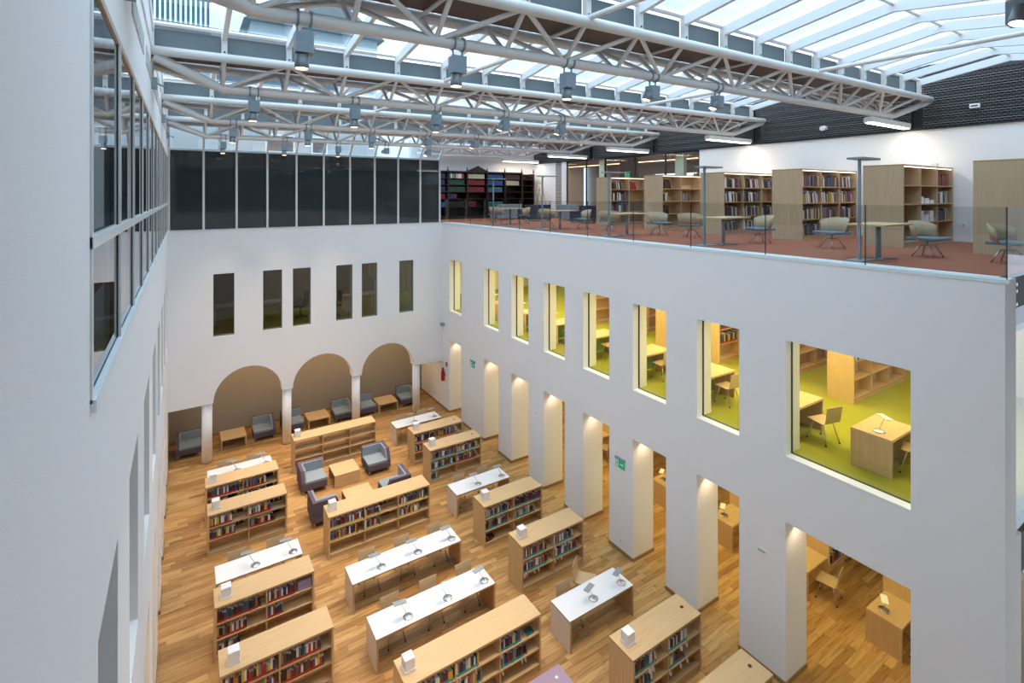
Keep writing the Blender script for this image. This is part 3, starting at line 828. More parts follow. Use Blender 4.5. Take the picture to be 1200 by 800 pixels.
# ---------------------------------------------------------------- corner armchairs, low tables
def armchair(sx):
    """sx = -1: arm on the -x side; back on +y"""
    t = thing('corner_armchair', '', 'armchair')
    w, d = .40, .42
    part('base', B(-w, -d, .13, w, d, .33), M_purple, t, bev=.012)
    part('back_panel', B(-w, d - .11, .33, w, d, .73), M_purple, t, bev=.012)
    xa, xb = (-w, -w + .11) if sx < 0 else (w - .11, w)
    part('arm_panel', MB().prism([(d - .11, .33), (d - .11, .73), (-d + .16, .73), (-d, .40), (-d, .33)], xa, xb, 'x'), M_purple, t, bev=.01)
    a, b = (xb, w) if sx < 0 else (-w, xa)
    part('seat_cushion', B(a, -d + .005, .33, b, d - .13, .41), M_blue, t, bev=.015)
    part('back_cushion', B(a, d - .16, .40, b, d - .108, .72), M_blue, t, bev=.01)
    c0, c1 = (xb - .002, xb + .045) if sx < 0 else (xa - .045, xa + .002)
    part('arm_cushion', MB().prism([(d - .15, .40), (d - .15, .72), (-d + .18, .72), (-d + .02, .405)], c0, c1, 'x'), M_blue, t)
    for fx in (-1, 1):
        for fy in (-1, 1): part('foot', MB().lathe([(.024, 0), (.032, .13)], 10, (fx * (w - .06), fy * (d - .06))), M_edge, t)
    return t
mal, mar = Maker(lambda: armchair(-1)), Maker(lambda: armchair(1))
mal((3.60, 17.88, 0), 0, 'aubergine and grey-blue corner armchair facing the lens, beside the empty bookcase end', 'corner armchairs round the middle tables')
mar((5.76, 17.88, 0), 0, 'aubergine corner armchair behind the middle low tables, before the empty bookcase', 'corner armchairs round the middle tables')
mal((3.58, 15.98, 0), R(90), 'aubergine corner armchair turned away, at the end of the yellow-label bookcase', 'corner armchairs round the middle tables')
mar((5.75, 15.95, 0), -R(90), 'aubergine corner armchair half hidden behind the yellow-label bookcase', 'corner armchairs round the middle tables')
for i, (c, n) in enumerate(((1.63, 'first'), (4.77, 'second'), (7.74, 'third'))):
    lx = (.16, 3.78, 6.80)[i]; rx = (2.72, 5.83, 8.78)[i]
    mal((lx, 22.72, 0), 0, 'dark corner armchair to the left of the %s low table under the arches' % n, 'corner armchairs under the arches')
    mar((rx, 22.72, 0), 0, 'dark corner armchair to the right of the %s low table under the arches' % n, 'corner armchairs under the arches')
def low_table(w, d, h=.40, rot=False):
    t = thing('low_table', '', 'table')
    part('table_top', B(0, 0, h - .04, w, d, h), M_wood, t)
    if rot:
        part('side_panel', B(0, 0, 0, w, .04, h - .04), M_wood, t); part('side_panel', B(0, d - .04, 0, w, d, h - .04), M_wood, t)
    else:
        part('side_panel', B(0, 0, 0, .04, d, h - .04), M_wood, t); part('side_panel', B(w - .04, 0, 0, w, d, h - .04), M_wood, t)
    return t
mlt = Maker(lambda: low_table(.84, .84, .40, True)); mln = Maker(lambda: low_table(.86, .88))
mlt((4.21, 17.36, 0), 0, 'square beech low table between the two far armchairs of the middle group')
mlt((4.20, 15.60, 0), 0, 'square beech low table just behind the yellow-label bookcase')
for x, n in ((1.2, 'first'), (4.34, 'second'), (7.31, 'third')):
    mln((x, 22.22, 0), 0, 'beech low table between two armchairs, %s from the left under the arches' % n, 'low tables under the arches')
t = thing('pouf', 'lilac upholstered pouf with a small white mark at the bottom edge', 'pouf', (5.86, 7.6, 0))
part('cushion', B(-.4, -.4, .1, .4, .4, .42), M_lilac, t, bev=.012)
part('mark', B(.16, .16, .42, .21, .21, .424), M_wsign, t)
for fx in (-1, 1):
    for fy in (-1, 1): part('foot', MB().lathe([(.024, 0), (.032, .10)], 10, (fx * .33, fy * .33)), M_edge, t)

# ================================================================ FIRST FLOOR AND CARRELS
def study_table(W=1.03, D=.68, H=.70):
    t = thing('study_table', '', 'table')
    part('table_top', B(0, 0, H - .045, W, D, H), M_wood, t)
    part('side_panel', B(0, 0, 0, .05, D, H - .045), M_woodv, t)
    part('side_panel', B(W - .05, 0, 0, W, D, H - .045), M_woodv, t)
    part('modesty_panel', B(.05, D - .12, .04, W - .05, D - .09, H - .05), M_modesty, t)
    return t
mst = Maker(study_table)
mlamp1 = Maker(lambda: desk_lamp(M_chrome, M_wsign))
Y1 = [4.02, 5.69, 7.82, 9.86, 11.95, 13.85, 15.8, 17.8]
WNAME = ['big', 'second', 'third', 'fourth', 'fifth', 'sixth', 'seventh', 'eighth']
for i, y in enumerate(Y1):
    nm = ['nearer study table behind the large window', 'farther study table behind the large window'] + ['study table behind window %s of the upper row' % q for q in ('seven', 'six', 'five', 'four', 'three', 'two')]
    lab = 'beech ' + nm[i] + ' with green modesty panel'
    mst((10.77, y, 4.558), 0, lab, 'study tables on the lime carpet')
    mlamp1((11.02, y + .3, 5.258), (1.0, .2, .2, .2, -.4, .2, .2, .2)[i], 'white-headed desk lamp on the %s' % nm[i], 'desk lamps on the lime carpet')
    dx, dy, rz = (.55, -.12, R(-4)) if i != 0 else (.66, -.14, R(16))
    if i == 1: dx, dy, rz = .52, -.25, R(-14)
    mch((10.77 + dx, y + dy, 4.558), rz, 'plywood chair at the %s' % nm[i], 'plywood chairs on the lime carpet')
mtall = Maker(lambda: bookcase(3, 3.0, .62, 2.0, [.10, .55, 1.0, 1.45], 'tall_bookcase', spine=0))
T1Y = [4.1, 5.97, 7.83, 9.62, 11.5, 13.3, 15.2]
TNM = ['beside the large window, its back toward the pillar', 'with an end panel in the large window', 'seen low behind the large window with bare shelves', 'full of books behind window seven', 'with its end panel behind window five', 'with dark books behind window six', 'behind window four']
for i, y in enumerate(T1Y):
    if i == 0: continue
    mtall((13.85 - (.12 if i > 2 else 0) + (1.0 if i == 2 else 0) * 0, y, 4.558), 0, 'tall beech bookcase on the lime carpet ' + TNM[i], 'tall bookcases on the lime carpet')
def carrel():
    t = thing('study_carrel', '', 'desk')
    part('desk_top', B(0, 0, .66, .97, .66, .70), M_wood, t)
    part('side_panel', B(0, 0, 0, .045, .66, .66), M_woodv, t)
    part('screen_panel', B(.93, -.04, 0, .98, .70, 1.08), M_woodv, t)
    return t
mcar = Maker(carrel)
GY = [4.5, 6.40, 8.40, 10.55, 12.5, 14.1]
GN = ['in the widest ground opening, with lamp on top', 'at the back of the widest ground opening', 'behind the seventh ground opening', 'behind the sixth ground opening', 'behind the fifth opening, mostly hidden', 'behind the fourth opening, mostly hidden']
for i, y in enumerate(GY):
    mcar((12.53, y, 0), 0, 'yellow-lit beech study carrel ' + GN[i], 'study carrels beyond the pillars')
    if i != 1: mlamp1((12.80, y + .42, .70), .5, 'white-headed desk lamp on the carrel ' + GN[i].split(',')[0], 'desk lamps on the carrels')
    mch((12.53 + .55, y - .22, 0), R(12), 'plywood chair at the carrel ' + GN[i].split(',')[0], 'plywood chairs at the carrels')
mtall((13.9, 6.58, 0), 0, 'tall beech bookcase with pink-labelled books beyond the widest ground opening', 'tall bookcases beyond the pillars')
mtall((13.95, 12.6, 0), 0, 'tall beech bookcase in shade beyond the sixth ground opening', 'tall bookcases beyond the pillars')
# office desks behind the far wall windows
def office_desk():
    t = thing('office_desk', '', 'desk')
    part('desk_top', B(0, 0, .70, 1.5, .75, .73), M_side, t)
    for x in (.05, 1.41): part('leg_frame', MB().box(x, .03, 0, x + .04, .07, .70).box(x, .68, 0, x + .04, .72, .70).box(x, .03, .66, x + .04, .72, .70), M_wsign, t)
    part('drawer_unit', B(.12, .08, 0, .5, .68, .55), M_wsign, t)
    return t
mod = Maker(office_desk)
for x, y, l in ((.6, 23.4, 'in the dark behind the first far wall window'), (2.3, 23.3, 'with pale frame behind the second far wall window'), (6.0, 22.9, 'with pale frame behind the fifth far wall window')):
    mod((x, y, 4.5), 0, 'office desk ' + l, 'office desks')
def office_chair():
    t = thing('office_chair', '', 'chair')
    part('seat', B(-.24, -.24, .45, .24, .24, .52), M_black, t, bev=.02)
    part('backrest', B(-.22, -.28, .6, .22, -.23, 1.1), M_black, t, bev=.02)
    part('column', MB().path([(0, 0, .08), (0, 0, .45)], .03), M_dark, t)
    for a in range(5): part('leg', MB().path([(0, 0, .10), (.28 * math.cos(a * 1.257), .28 * math.sin(a * 1.257), .05)], .02), M_dark, t)
    for sx in (-1, 1): part('armrest', MB().path([(sx * .24, 0, .5), (sx * .28, .02, .7), (sx * .28, .2, .7)], .018), M_dark, t)
    return t
moc = Maker(office_chair)
moc((5.45, 22.6, 4.5), R(100), 'black office chair behind the fourth far wall window')
moc((4.2, 23.2, 4.5), R(60), 'black office chair behind the second far wall window by the pale desk')

# ================================================================ SECOND FLOOR
Z2 = 8.45
mt5 = Maker(lambda: bookcase(3, 3.2, .86, 2.0, [.10, .56, 1.02, 1.48], 'tall_bookcase', spine=0, strip=True, cool=True))
UP = {'R6': (14.3, 2.98), 'R1': (14.4, 5.14), 'R2': (14.4, 7.50), 'R3': (14.45, 9.97), 'R4': (14.45, 12.45), 'R5': (14.5, 15.12)}
UL = {'R6': 'tall beech bookcase cut by the right edge, only its plain end in view', 'R1': 'tall beech bookcase with a dark red set and stacks lying flat', 'R2': 'tall beech bookcase with all three bays full of books',
      'R3': 'tall beech bookcase with a floor lamp head before its end', 'R4': 'yellowish half-empty tall beech bookcase before the glazed corridor', 'R5': 'smallest-looking tall beech bookcase below the exit sign'}
for k, (x, y) in UP.items(): mt5((x, y, Z2), 0, UL[k], 'tall bookcases upstairs')
def tub_chair():
    t = thing('swivel_chair', '', 'chair')           # faces +y
    n = 14; m = MB(); v = []; f = []
    for i in range(n + 1):
        a = R(180 + 20) + R(140) * i / n if False else R(195) + R(150) * i / n
        rx, ry = .42, .36
        c, s_ = math.cos(a), math.sin(a)
        e = abs(i / n - .5) * 2
        zt_ = .73 - .10 * e ** 3
        for r, z in ((1.0, zt_), (.80, .34), (.77, .345), (.965, zt_)):
            v.append((rx * c * r, ry * s_ * r + .06, z))
    for i in range(n):
        o = 4 * i
        for j in range(4): f.append((o + j, o + 4 + j, o + 4 + (j + 1) % 4, o + (j + 1) % 4))
    f += [(0, 1, 2, 3), (4 * n + 3, 4 * n + 2, 4 * n + 1, 4 * n)]
    m.add(v, f, 0, True)
    part('tub_shell', m, M_plyd, t)
    part('seat_cushion', B(-.31, -.24, .34, .31, .27, .40), mat('blue_seat_fabric', (.13, .20, .25), .8), t, bev=.02)
    part('column', MB().path([(0, 0, .22), (0, 0, .34)], .025), M_chrome, t)
    for a in (45, 135, 225, 315):
        c, s_ = math.cos(R(a)), math.sin(R(a))
        part('leg', MB().path([(0, 0, .24), (.13 * c, .13 * s_, .23), (.27 * c, .27 * s_, .0)], .016), M_chrome, t)
    return t
mtub = Maker(tub_chair)
TUB = [(12.8, 4.15, 172, 'before the bookcase with the red set'), (12.95, 6.05, 70, 'with its raised back before the full bookcase'), (12.8, 7.75, 60, 'just left of the full bookcase end'),
       (12.75, 9.9, -70, 'before the half-empty bookcase, its legs on the rail line'), (12.85, 11.2, 172, 'before the yellowish bookcase'), (12.6, 13.2, -60, 'at the table below the exit sign bookcase'),
       (12.5, 14.5, 65, 'beside the navy sofa back and round-cornered table'), (12.5, 16.7, -60, 'between two floor lamps upstairs'), (12.6, 18.6, 70, 'second from the antique bookcase'), (12.4, 20.6, -70, 'nearest the antique bookcase'),
       (12.9, 2.95, 172, 'cut by the right edge behind the glass rail')]
for x, y, rz, l in TUB: mtub((x, y, Z2), R(rz), 'tub swivel chair with blue seat, ' + l, 'tub swivel chairs upstairs')
def cafe_table():
    t = thing('pedestal_table', '', 'table')
    part('table_top', B(-.62, -.36, .67, .62, .36, .70), M_wood, t)
    part('column', MB().path([(0, 0, .03), (0, 0, .67)], .045, 12), M_lampg, t)
    for a in (30, 150): part('foot_bar', MB().box(-.36, -.03, 0, .36, .03, .03), M_lampg, t, rz=R(a))
    return t
mct = Maker(cafe_table)
def floor_lamp():
    t = thing('floor_lamp', '', 'lamp')
    part('base', B(-.28, -.16, 0, .34, .16, .02), M_poleg, t)
    part('pole', MB().box(-.025, -.02, .02, .025, .02, 1.96), M_poleg, t)
    part('head', MB().box(-.20, -.14, 1.94, .55, .14, 1.98).box(.0, -.02, 1.92, .1, .02, 1.94), M_poleg, t, bev=.005)
    return t
mfl = Maker(floor_lamp)
for i, (y, n) in enumerate(((4.52, 'beside the bookcase with the red set'), (8.02, 'before the tall bookcase end with the lamp'), (11.48, 'before the exit sign bookcase'), (15.0, 'before the navy sofas'), (18.6, 'before the antique bookcase'))):
    mct((11.5 + .1 * i, y, Z2), 0, 'beech pedestal table with a grey cross foot, ' + n, 'pedestal tables upstairs')
    mfl((10.9 + (.05 * i), y + .08, Z2), 0, 'grey-blue floor lamp with a flat bar head, ' + n, 'floor lamps upstairs')
# sofas
def sofa(m, w=1.5):
    t = thing('sofa', '', 'sofa')
    part('base', B(-w / 2, -.38, .08, w / 2, .38, .40), m, t, bev=.02)
    part('backrest', B(-w / 2, .26, .40, w / 2, .38, .80), m, t, bev=.02)
    for sx in (-1, 1): part('armrest', B(sx * w / 2 - (.12 if sx > 0 else 0), -.38, .40, sx * w / 2 + (.12 if sx < 0 else 0), .26, .58), m, t, bev=.02)
    for fx in (-1, 1):
        for fy in (-1, 1): part('foot', MB().lathe([(.025, 0), (.03, .08)], 8, (fx * (w / 2 - .08), fy * .3)), M_edge, t)
    return t
mso = Maker(lambda: sofa(M_navy)); msb = Maker(lambda: sofa(M_blue))
mso((14.6, 20.6, Z2), R(180), 'navy sofa seen from its back before the ladder')
mso((15.6, 17.8, Z2), R(180), 'navy sofa nearer the glazed corridor')
msb((14.2, 22.6, Z2), R(180), 'pale blue sofa beside the antique bookcase')
msb((16.2, 19.6, Z2), R(90), 'pale blue sofa by the louvred white wall')
# antique bookcase with sets of volumes
ab = thing('antique_bookcase', 'dark carved antique bookcase with a pointed gable, full of old volumes', 'bookcase', (10.6, 24.72, Z2))
cw = [1.12, 1.15, 1.25, 1.15, 1.15, .82]; xs = [0]
for c in cw: xs.append(xs[-1] + c)
for i, x in enumerate(xs):
    part('upright', B(x - .04, -.36, 0, x + .04, .34, 2.5), M_dwood, ab)
    part('finial', MB().lathe([(.03, 2.56), (.05, 2.60), (.02, 2.66), (.035, 2.70), (.0, 2.80)], 10, (x, -.3)), M_dwood, ab)
for i in range(6):
    for z in (.12, .62, 1.05, 1.42, 1.80, 2.14):
        part('shelf', B(xs[i] + .04, -.34, z, xs[i + 1] - .04, .34, z + .03), M_dwood, ab)
part('back_panel', B(0, .30, 0, xs[-1], .34, 2.5), M_dwood, ab)
part('plinth', B(-.05, -.4, 0, xs[-1] + .05, -.34, .12), M_dwood, ab)
part('cornice', MB().box(-.05, -.40, 2.48, xs[5], .34, 2.56), M_dwood, ab)
part('gable', MB().prism([(xs[2] - .05, 2.56), (xs[3] + .05, 2.56), ((xs[2] + xs[3]) / 2, 2.86)], -.40, -.3), M_dwood, ab)
t = thing('step_ladder', 'pale wooden step ladder leaning open beside the antique bookcase', 'ladder', (17.1, 23.6, Z2))
for sy in (-.2, .2):
    part('rail', MB().path([(-.42, sy, 0), (.05, sy * .7, 1.9)], .03, 6), M_ply, t); part('rear_rail', MB().path([(.48, sy, 0), (.05, sy * .7, 1.9)], .025, 6), M_ply, t)
for j in range(5):
    z = .3 + j * .32; k = z / 1.9
    part('rung', B(-.42 + .47 * k - .05, -.19 + .05 * k, z, -.42 + .47 * k + .05, .19 - .05 * k, z + .025), M_ply, t)
# glass balustrade
rl = thing('glass_balustrade', 'clear frameless glass balustrade along the edge of the terracotta floor', 'railing', (XR + .09, 0, 8.476))
gy = [2.33 + 1.835 * i for i in range(11)]
gy[-1] = 21.3; 
for a, b in zip(gy, gy[1:]): part('glass_panel', B(-.009, a + .008, 0, .009, b - .008, 1.055), M_rail, rl)
for a in gy[:-1]: part('joint', B(-.008, a - .006, 0, .008, a + .006, 1.055), M_dark, rl)
part('glass_panel', B(.0, 2.33, 0, 7.4, 2.348, 1.055), M_rail, rl)

# ================================================================ BOOKS
COLR = {'black': (.012, .012, .015), 'navy': (.02, .03, .10), 'dark red': (.20, .012, .018), 'red': (.36, .025, .03), 'white': (.75, .74, .72), 'cream': (.55, .47, .33), 'brown': (.10, .05, .03), 'grey': (.20, .20, .21),
        'blue': (.03, .09, .25), 'green': (.018, .07, .04), 'teal': (.03, .14, .16), 'orange': (.55, .19, .04), 'yellow': (.60, .44, .05), 'purple': (.12, .04, .16)}
CN = list(COLR)
LAB = {'red': (.42, .03, .02), 'teal': (.05, .33, .36), 'yellow': (.55, .46, .16), 'pink': (.55, .16, .14), 'none': None}
BM = {c: mat('book_cover_' + c.replace(' ', '_'), COLR[c], .45) for c in CN}
LM = {l: mat('label_' + l, c, .5) for l, c in LAB.items() if c}
LIDX = {l: len(CN) + 1 + i for i, l in enumerate(LM)}
ALLM = [BM[c] for c in CN] + [M_page] + list(LM.values())
PG = len(CN)
def book_geo(mb, x, y, z, w_, d, h, c, lab, lean=0):
    def T(px, pz): return (x + px * math.cos(lean) + pz * math.sin(lean), z - px * math.sin(lean) * (1 if lean < 0 else 1) + pz * math.cos(lean))
    lh = .052
    ci = CN.index(c); e = min(.004, w_ * .12)
    def bx(x0, y0, z0, x1, y1, z1, fm):
        pts = [(x0, y0, z0), (x1, y0, z0), (x1, y1, z0), (x0, y1, z0), (x0, y0, z1), (x1, y0, z1), (x1, y1, z1), (x0, y1, z1)]
        V = []
        for p in pts:
            a, b = T(p[0], p[2]); V.append((a, y + p[1], b))
        for q, mm in zip([(0, 4, 7, 3), (1, 2, 6, 5), (0, 1, 5, 4), (3, 7, 6, 2), (0, 3, 2, 1), (4, 5, 6, 7)], fm):
            mb.add([V[j] for j in q], [(0, 1, 2, 3)], mm)
    bx(0, .004, 0, w_, d, h, [ci] * 6)
    bx(e, .012, h - .001, w_ - e, d - .004, h + .0015, [PG] * 6)
    bx(0, 0, lh if lab != 'none' else 0, w_, .004, h, [ci] * 6)
    if lab != 'none': bx(0, -.001, .001, w_, .004, lh, [LIDX[lab]] * 6)
POOL = []
def proj_f(x, y): return x * .542 + y * .8404
ONES = 'first second third fourth fifth sixth seventh eighth ninth tenth eleventh twelfth thirteenth fourteenth fifteenth sixteenth seventeenth eighteenth nineteenth'.split()
def ordinal(n):
    if n <= 19: return ONES[n - 1]
    t, u = divmod(n, 10)
    return ('twentieth', 'thirtieth', 'fortieth')[t - 2] if u == 0 else ('twenty-', 'thirty-', 'forty-')[t - 2] + ONES[u - 1]
def run(x0, x1, y, z, hmax, d, lab, grp, cols=None, wr=(.028, .05), hr=(.66, .95), lean=True, single=True, tilt=0):
    x = x0 + hmax * math.sin(tilt) * .9; i = 0
    while True:
        w_ = rnd.uniform(*wr)
        if x + w_ > x1: break
        c = rnd.choice(cols or CN)
        h = hmax * rnd.uniform(*hr)
        f = max(1, proj_f(x, y)); i += 1
        POOL.append([w_ * h / f / f if single else 0, x, y + rnd.uniform(0, .012), z, w_, d * rnd.uniform(.85, 1), h, c, lab, -tilt, grp, i])
        x += (w_ + rnd.uniform(.0, .003)) / math.cos(tilt)
    if lean and i > 4 and not tilt and rnd.random() < .6:
        h = hmax * .8
        POOL.append([.03 * h / max(1, proj_f(x, y)) ** 2 if single else 0, x + .002 + h * math.sin(.22), y + .01, z, .03, d, h, rnd.choice(cols or CN), lab, -.22, grp, i + 1])
MIX = ['black', 'black', 'navy', 'brown', 'white', 'grey', 'dark red', 'black', 'black', 'navy', 'dark red', 'white', 'white', 'cream', 'brown', 'grey', 'blue', 'green', 'teal', 'red', 'orange', 'yellow', 'purple', 'black', 'white']
RUNS = {
 'P': ('red', 'first low bookcase, left column', {(2, 0): .93, (2, 1): .83, (1, 0): .9, (1, 1): .86}),
 'O': ('red', 'second low bookcase, left column', {(2, 0): .86, (2, 1): .62, (1, 0): .63, (1, 1): .36, (0, 0): .4}),
 'L': ('red', 'third low bookcase, left column', {(2, 0): .58, (2, 1): .62, (1, 0): .7, (1, 1): .62}),
 'K': ('red', 'fourth low bookcase, left column', {(2, 0): .86, (2, 1): .66, (1, 0): .6, (1, 1): .7}),
 'F': ('teal', 'first low bookcase, middle column', {(2, 0): .97, (2, 1): .56, (2, 2): .58, (1, 0): .8, (1, 1): .62, (1, 2): .64}),
 'I': ('yellow', 'second low bookcase, middle column', {(2, 0): .99, (2, 1): .44, (2, 2): .84, (1, 0): .8, (1, 1): .44, (1, 2): .66}),
 'A': ('teal', 'second low bookcase, right column', {(2, 0): .62, (2, 1): .62, (1, 0): .6, (1, 1): .5}),
 'B': ('teal', 'third low bookcase, right column', {(2, 0): .74, (2, 1): .64, (1, 0): .82, (1, 1): .78}),
 'C': ('teal', 'fourth low bookcase, right column', {(2, 0): .84, (2, 1): .98, (1, 0): .84, (1, 1): .72}),
 'D': ('teal', 'fifth low bookcase, right column', {(2, 0): .95, (2, 1): .84, (1, 0): .96, (1, 1): .8, (0, 0): .34}),
 'E': ('red', 'sixth low bookcase, right column', {(2, 0): .88, (2, 1): .74, (1, 0): .36}),
}
TN = ['bottom shelf', 'middle shelf', 'top shelf']
for k, (lab, nick, rr) in RUNS.items():
    x, y, three = CASES[k]
    W, nb = (2.9, 3) if three else (1.965, 2)
    bn = ['left', 'middle', 'right'] if three else ['left', 'right']
    for (t_, b), fr in rr.items():
        x0 = x + W * b / nb + (.045 if b == 0 else .014); ln = W / nb - .06
        cols = MIX
        if (k, t_, b) == ('C', 2, 1): cols = ['brown', 'dark red', 'black', 'purple']
        if (k, t_, b) == ('C', 1, 1): cols = ['cream', 'teal', 'brown', 'cream', 'black']
        run(x0, x0 + ln * fr, y + .025, LT[t_] + .025, .265, .18, 'red' if (k, t_, b) == ('D', 1, 1) else lab, '%s, %s bay, %s' % (TN[t_], bn[b], nick), cols)
for k in 'LKI':                               # fore-edges of the rows on the far side of the case
    x, y, three = CASES[k]
    for b in range(3 if three else 2):
        x0 = x + (.97 * b) + .3
        for t_ in (1, 2): run(x0, x0 + .6, y + .42, LT[t_] + .025, .25, .17, 'none', 'far side of low bookcase', ['grey', 'black', 'navy', 'white'], single=False, lean=False)
UMIX = ['black'] * 7 + ['brown'] * 3 + ['navy'] * 2 + ['grey'] * 2 + ['white'] * 4 + ['dark red'] * 2 + ['red', 'blue', 'yellow', 'cream', 'purple', 'green']
UT = [.10, .56, 1.02, 1.48]
UR = {'R1': [(3, 0, .12, None), (3, 2, .85, ['dark red']), (2, 2, .9, MIX), (1, 2, .75, MIX)],
      'R2': [(t_, b, f, None) for t_, b, f in ((3, 0, .95), (3, 1, .97), (3, 2, .85), (2, 0, .97), (2, 1, .97), (2, 2, .85), (1, 0, .95), (1, 1, .9), (1, 2, .85), (0, 0, .95), (0, 2, .6))],
      'R3': [(t_, b, f, None) for t_, b, f in ((3, 0, .98), (3, 1, .9), (3, 2, .8), (2, 0, .95), (2, 1, .9), (1, 0, .85), (1, 1, .9), (1, 2, .95), (0, 0, .8), (0, 1, .5))],
      'R4': [(3, 0, .4, ['brown', 'black']), (2, 0, .3, None), (1, 0, .4, ['brown', 'black']), (2, 1, .4, ['brown', 'grey'])],
      'R5': [(3, 0, .6, None), (3, 1, .3, ['red']), (3, 2, .9, None), (2, 0, .9, None), (2, 2, .5, None), (1, 0, .9, None), (0, 2, .4, None)]}
UNK = {'R1': 'bookcase with dark red set', 'R2': 'bookcase with full bays', 'R3': 'bookcase behind lamp head', 'R4': 'half-empty bookcase', 'R5': 'bookcase below exit sign'}
UTN = ['lowest shelf', 'second shelf', 'third shelf', 'top shelf']
for k, rr in UR.items():
    x, y = UP[k]
    for t_, b, fr, cols in rr:
        x0 = x + 3.2 * b / 3 + .045; ln = 3.2 / 3 - .08
        run(x0, x0 + ln * fr, y + .03, Z2 + UT[t_] + .025, .36, .22, 'none', '%s, %s bay, %s' % (UTN[t_], ['left', 'middle', 'right'][b], UNK[k]), UMIX if cols in (None, MIX) else cols, (.032, .062), (.66, .92), tilt=0 if cols and cols is not MIX else rnd.choice((0, .06, .12, .18)))
for i, (y, ts) in enumerate(((9.62, (1, 2, 3)), (13.3, (2, 3)), (5.97, (2,)))):
    for t_ in ts:
        for b in range(1 if i == 2 else 2):
            x0 = (13.85 if i == 2 else 13.73) + b + .05
            run(x0, x0 + (.9 if i < 2 else .75), y + .03, 4.558 + UT[t_] + .025, .33, .2, 'none' if i != 0 else 'red', '%s, tall bookcase on the lime carpet' % UTN[t_], MIX, (.035, .06))
for t_ in (0, 1, 2, 3):
    for b in (0, 1): run(13.95 + b, 13.95 + b + .9, 6.61, UT[t_] + .025, .33, .2, 'pink', '%s, tall bookcase beyond the widest opening' % UTN[t_], MIX, (.035, .06))
# old sets in the antique bookcase (rows of like volumes)
AS = [(0, 2.17, 'navy'), (0, 1.83, 'navy'), (0, 1.45, 'navy'), (0, 1.08, 'dark red'), (0, .65, 'blue'), (1, 2.17, 'white'), (1, 1.83, 'green'), (1, 1.45, 'green'), (1, 1.08, 'white'), (1, .65, 'black'),
      (2, 2.17, 'cream'), (2, 1.83, 'dark red'), (2, 1.45, 'dark red'), (2, .65, 'dark red'), (3, 2.17, 'blue'), (3, 1.83, 'blue'), (3, 1.45, 'teal'), (3, .65, 'teal'), (4, 2.17, 'brown'), (4, 1.83, 'cream')]
for c, z, col in AS:
    run(10.6 + xs[c] + .06, 10.6 + xs[c] + cw[c] * (.45 if (c, z) in ((1, 1.08), (2, .65)) else .88), 24.40, Z2 + z, .33, .25, 'none', 'antique bookcase', [col] if col != 'white' else ['white', 'cream', 'red', 'white', 'navy'], (.05, .08), (.7, .8), False, False)
POOL.sort(key=lambda q: -q[0])
cache = {}
rest = MB()
for i, (sz, x, y, z, w_, d, h, c, lab, lean, grp, k_) in enumerate(POOL):
    if i < 300 and sz > 0:
        wq, hq, dq = round(w_ / .006) * .006, round(h / .025) * .025, .18 if d < .19 else .21
        key = (wq, hq, dq, c, lab, round(lean, 3))
        if key not in cache:
            m = MB(); book_geo(m, 0, 0, 0, wq, dq, hq, c, lab, lean); cache[key] = m.mesh('book', ALLM)
        o = ob('book', cache[key], None, (x, y, z + .0005))
        tag(o, '%s book, %s from left, %s' % (c, ordinal(k_), grp), 'book', 'books, ' + grp)
    else: book_geo(rest, x, y, z + .0005, w_, d, h, c, lab, lean)
o = ob('small_books', rest.mesh('small_books', ALLM)); o['kind'] = 'stuff'
tag(o, 'smaller books filling the remaining shelves of the library', 'book')
def flat_book(x, y, z, w_, d, h, c, lab):
    tag(part('book', MB().box(0, 0, 0, w_, d, h, fm=[PG, PG, CN.index(c), PG, CN.index(c), CN.index(c)]), ALLM, None, (x, y, z)), lab, 'book')
x, y, _ = CASES['F']; flat_book(x + 2.9 * 2 / 3 + .64, y + .05, LT[2] + .0255, .20, .16, .03, 'teal', 'teal and green book lying flat on the long bookcase before the white tables')
x, y, _ = CASES['C']; flat_book(x + .06, y + .05, LT[0] + .0255, .22, .16, .05, 'brown', 'dark brown book lying at the bottom of the bookcase halfway along the pillars')
flat_book(x + .16, y + .06, LT[0] + .0765, .20, .15, .045, 'black', 'black book lying on top of the dark brown book at the bottom')
x, y, _ = CASES['O']; o = part('box_set', MB().box(0, 0, 0, .29, .17, .20), M_lilac, None, (x + 1.62, y + .03, LT[2] + .0255)); tag(o, 'lilac-brown box set at the right end of the second low bookcase', 'box set')
x, y = UP['R1']
n_ = 0
for (t_, x0, cnt) in ((2, 1.10, 4), (2, 1.42, 3), (2, 1.75, 2), (1, 1.1, 6), (1, 1.42, 4), (1, 1.75, 6)):
    for j in range(cnt):
        o = part('book', MB().box(0, 0, 0, .26, .20, .045, fm=[PG, PG, PG, PG, 0, CN.index(('white', 'grey', 'black', 'cream')[(j + n_) % 4])]), ALLM, None, (x + x0 + rnd.uniform(-.02, .02), y + .05, Z2 + UT[t_] + .0255 + j * .0455))
        tag(o, 'flat book, %s up in the %s stack, %s, bookcase with dark red set' % (ordinal(j + 1), {1.1: 'left', 1.1 + .32: 'middle', 1.42: 'middle', 1.75: 'right'}[x0], UTN[t_]), 'book', 'flat stacked books, %s' % UTN[t_]); n_ += 1
x, y = UP['R1']; o = part('small_box', B(-.06, -.06, 0, .06, .06, .11), M_card, None, (x + 2.55, y + .2, Z2 + 2.0)); tag(o, 'small white box standing on the bookcase with the dark red set', 'box')
# white shelf tags on the teal and yellow rows
me_tag = B(-.002, -.055, 0, .002, -.0, .085).mesh('shelf_tag', M_card)

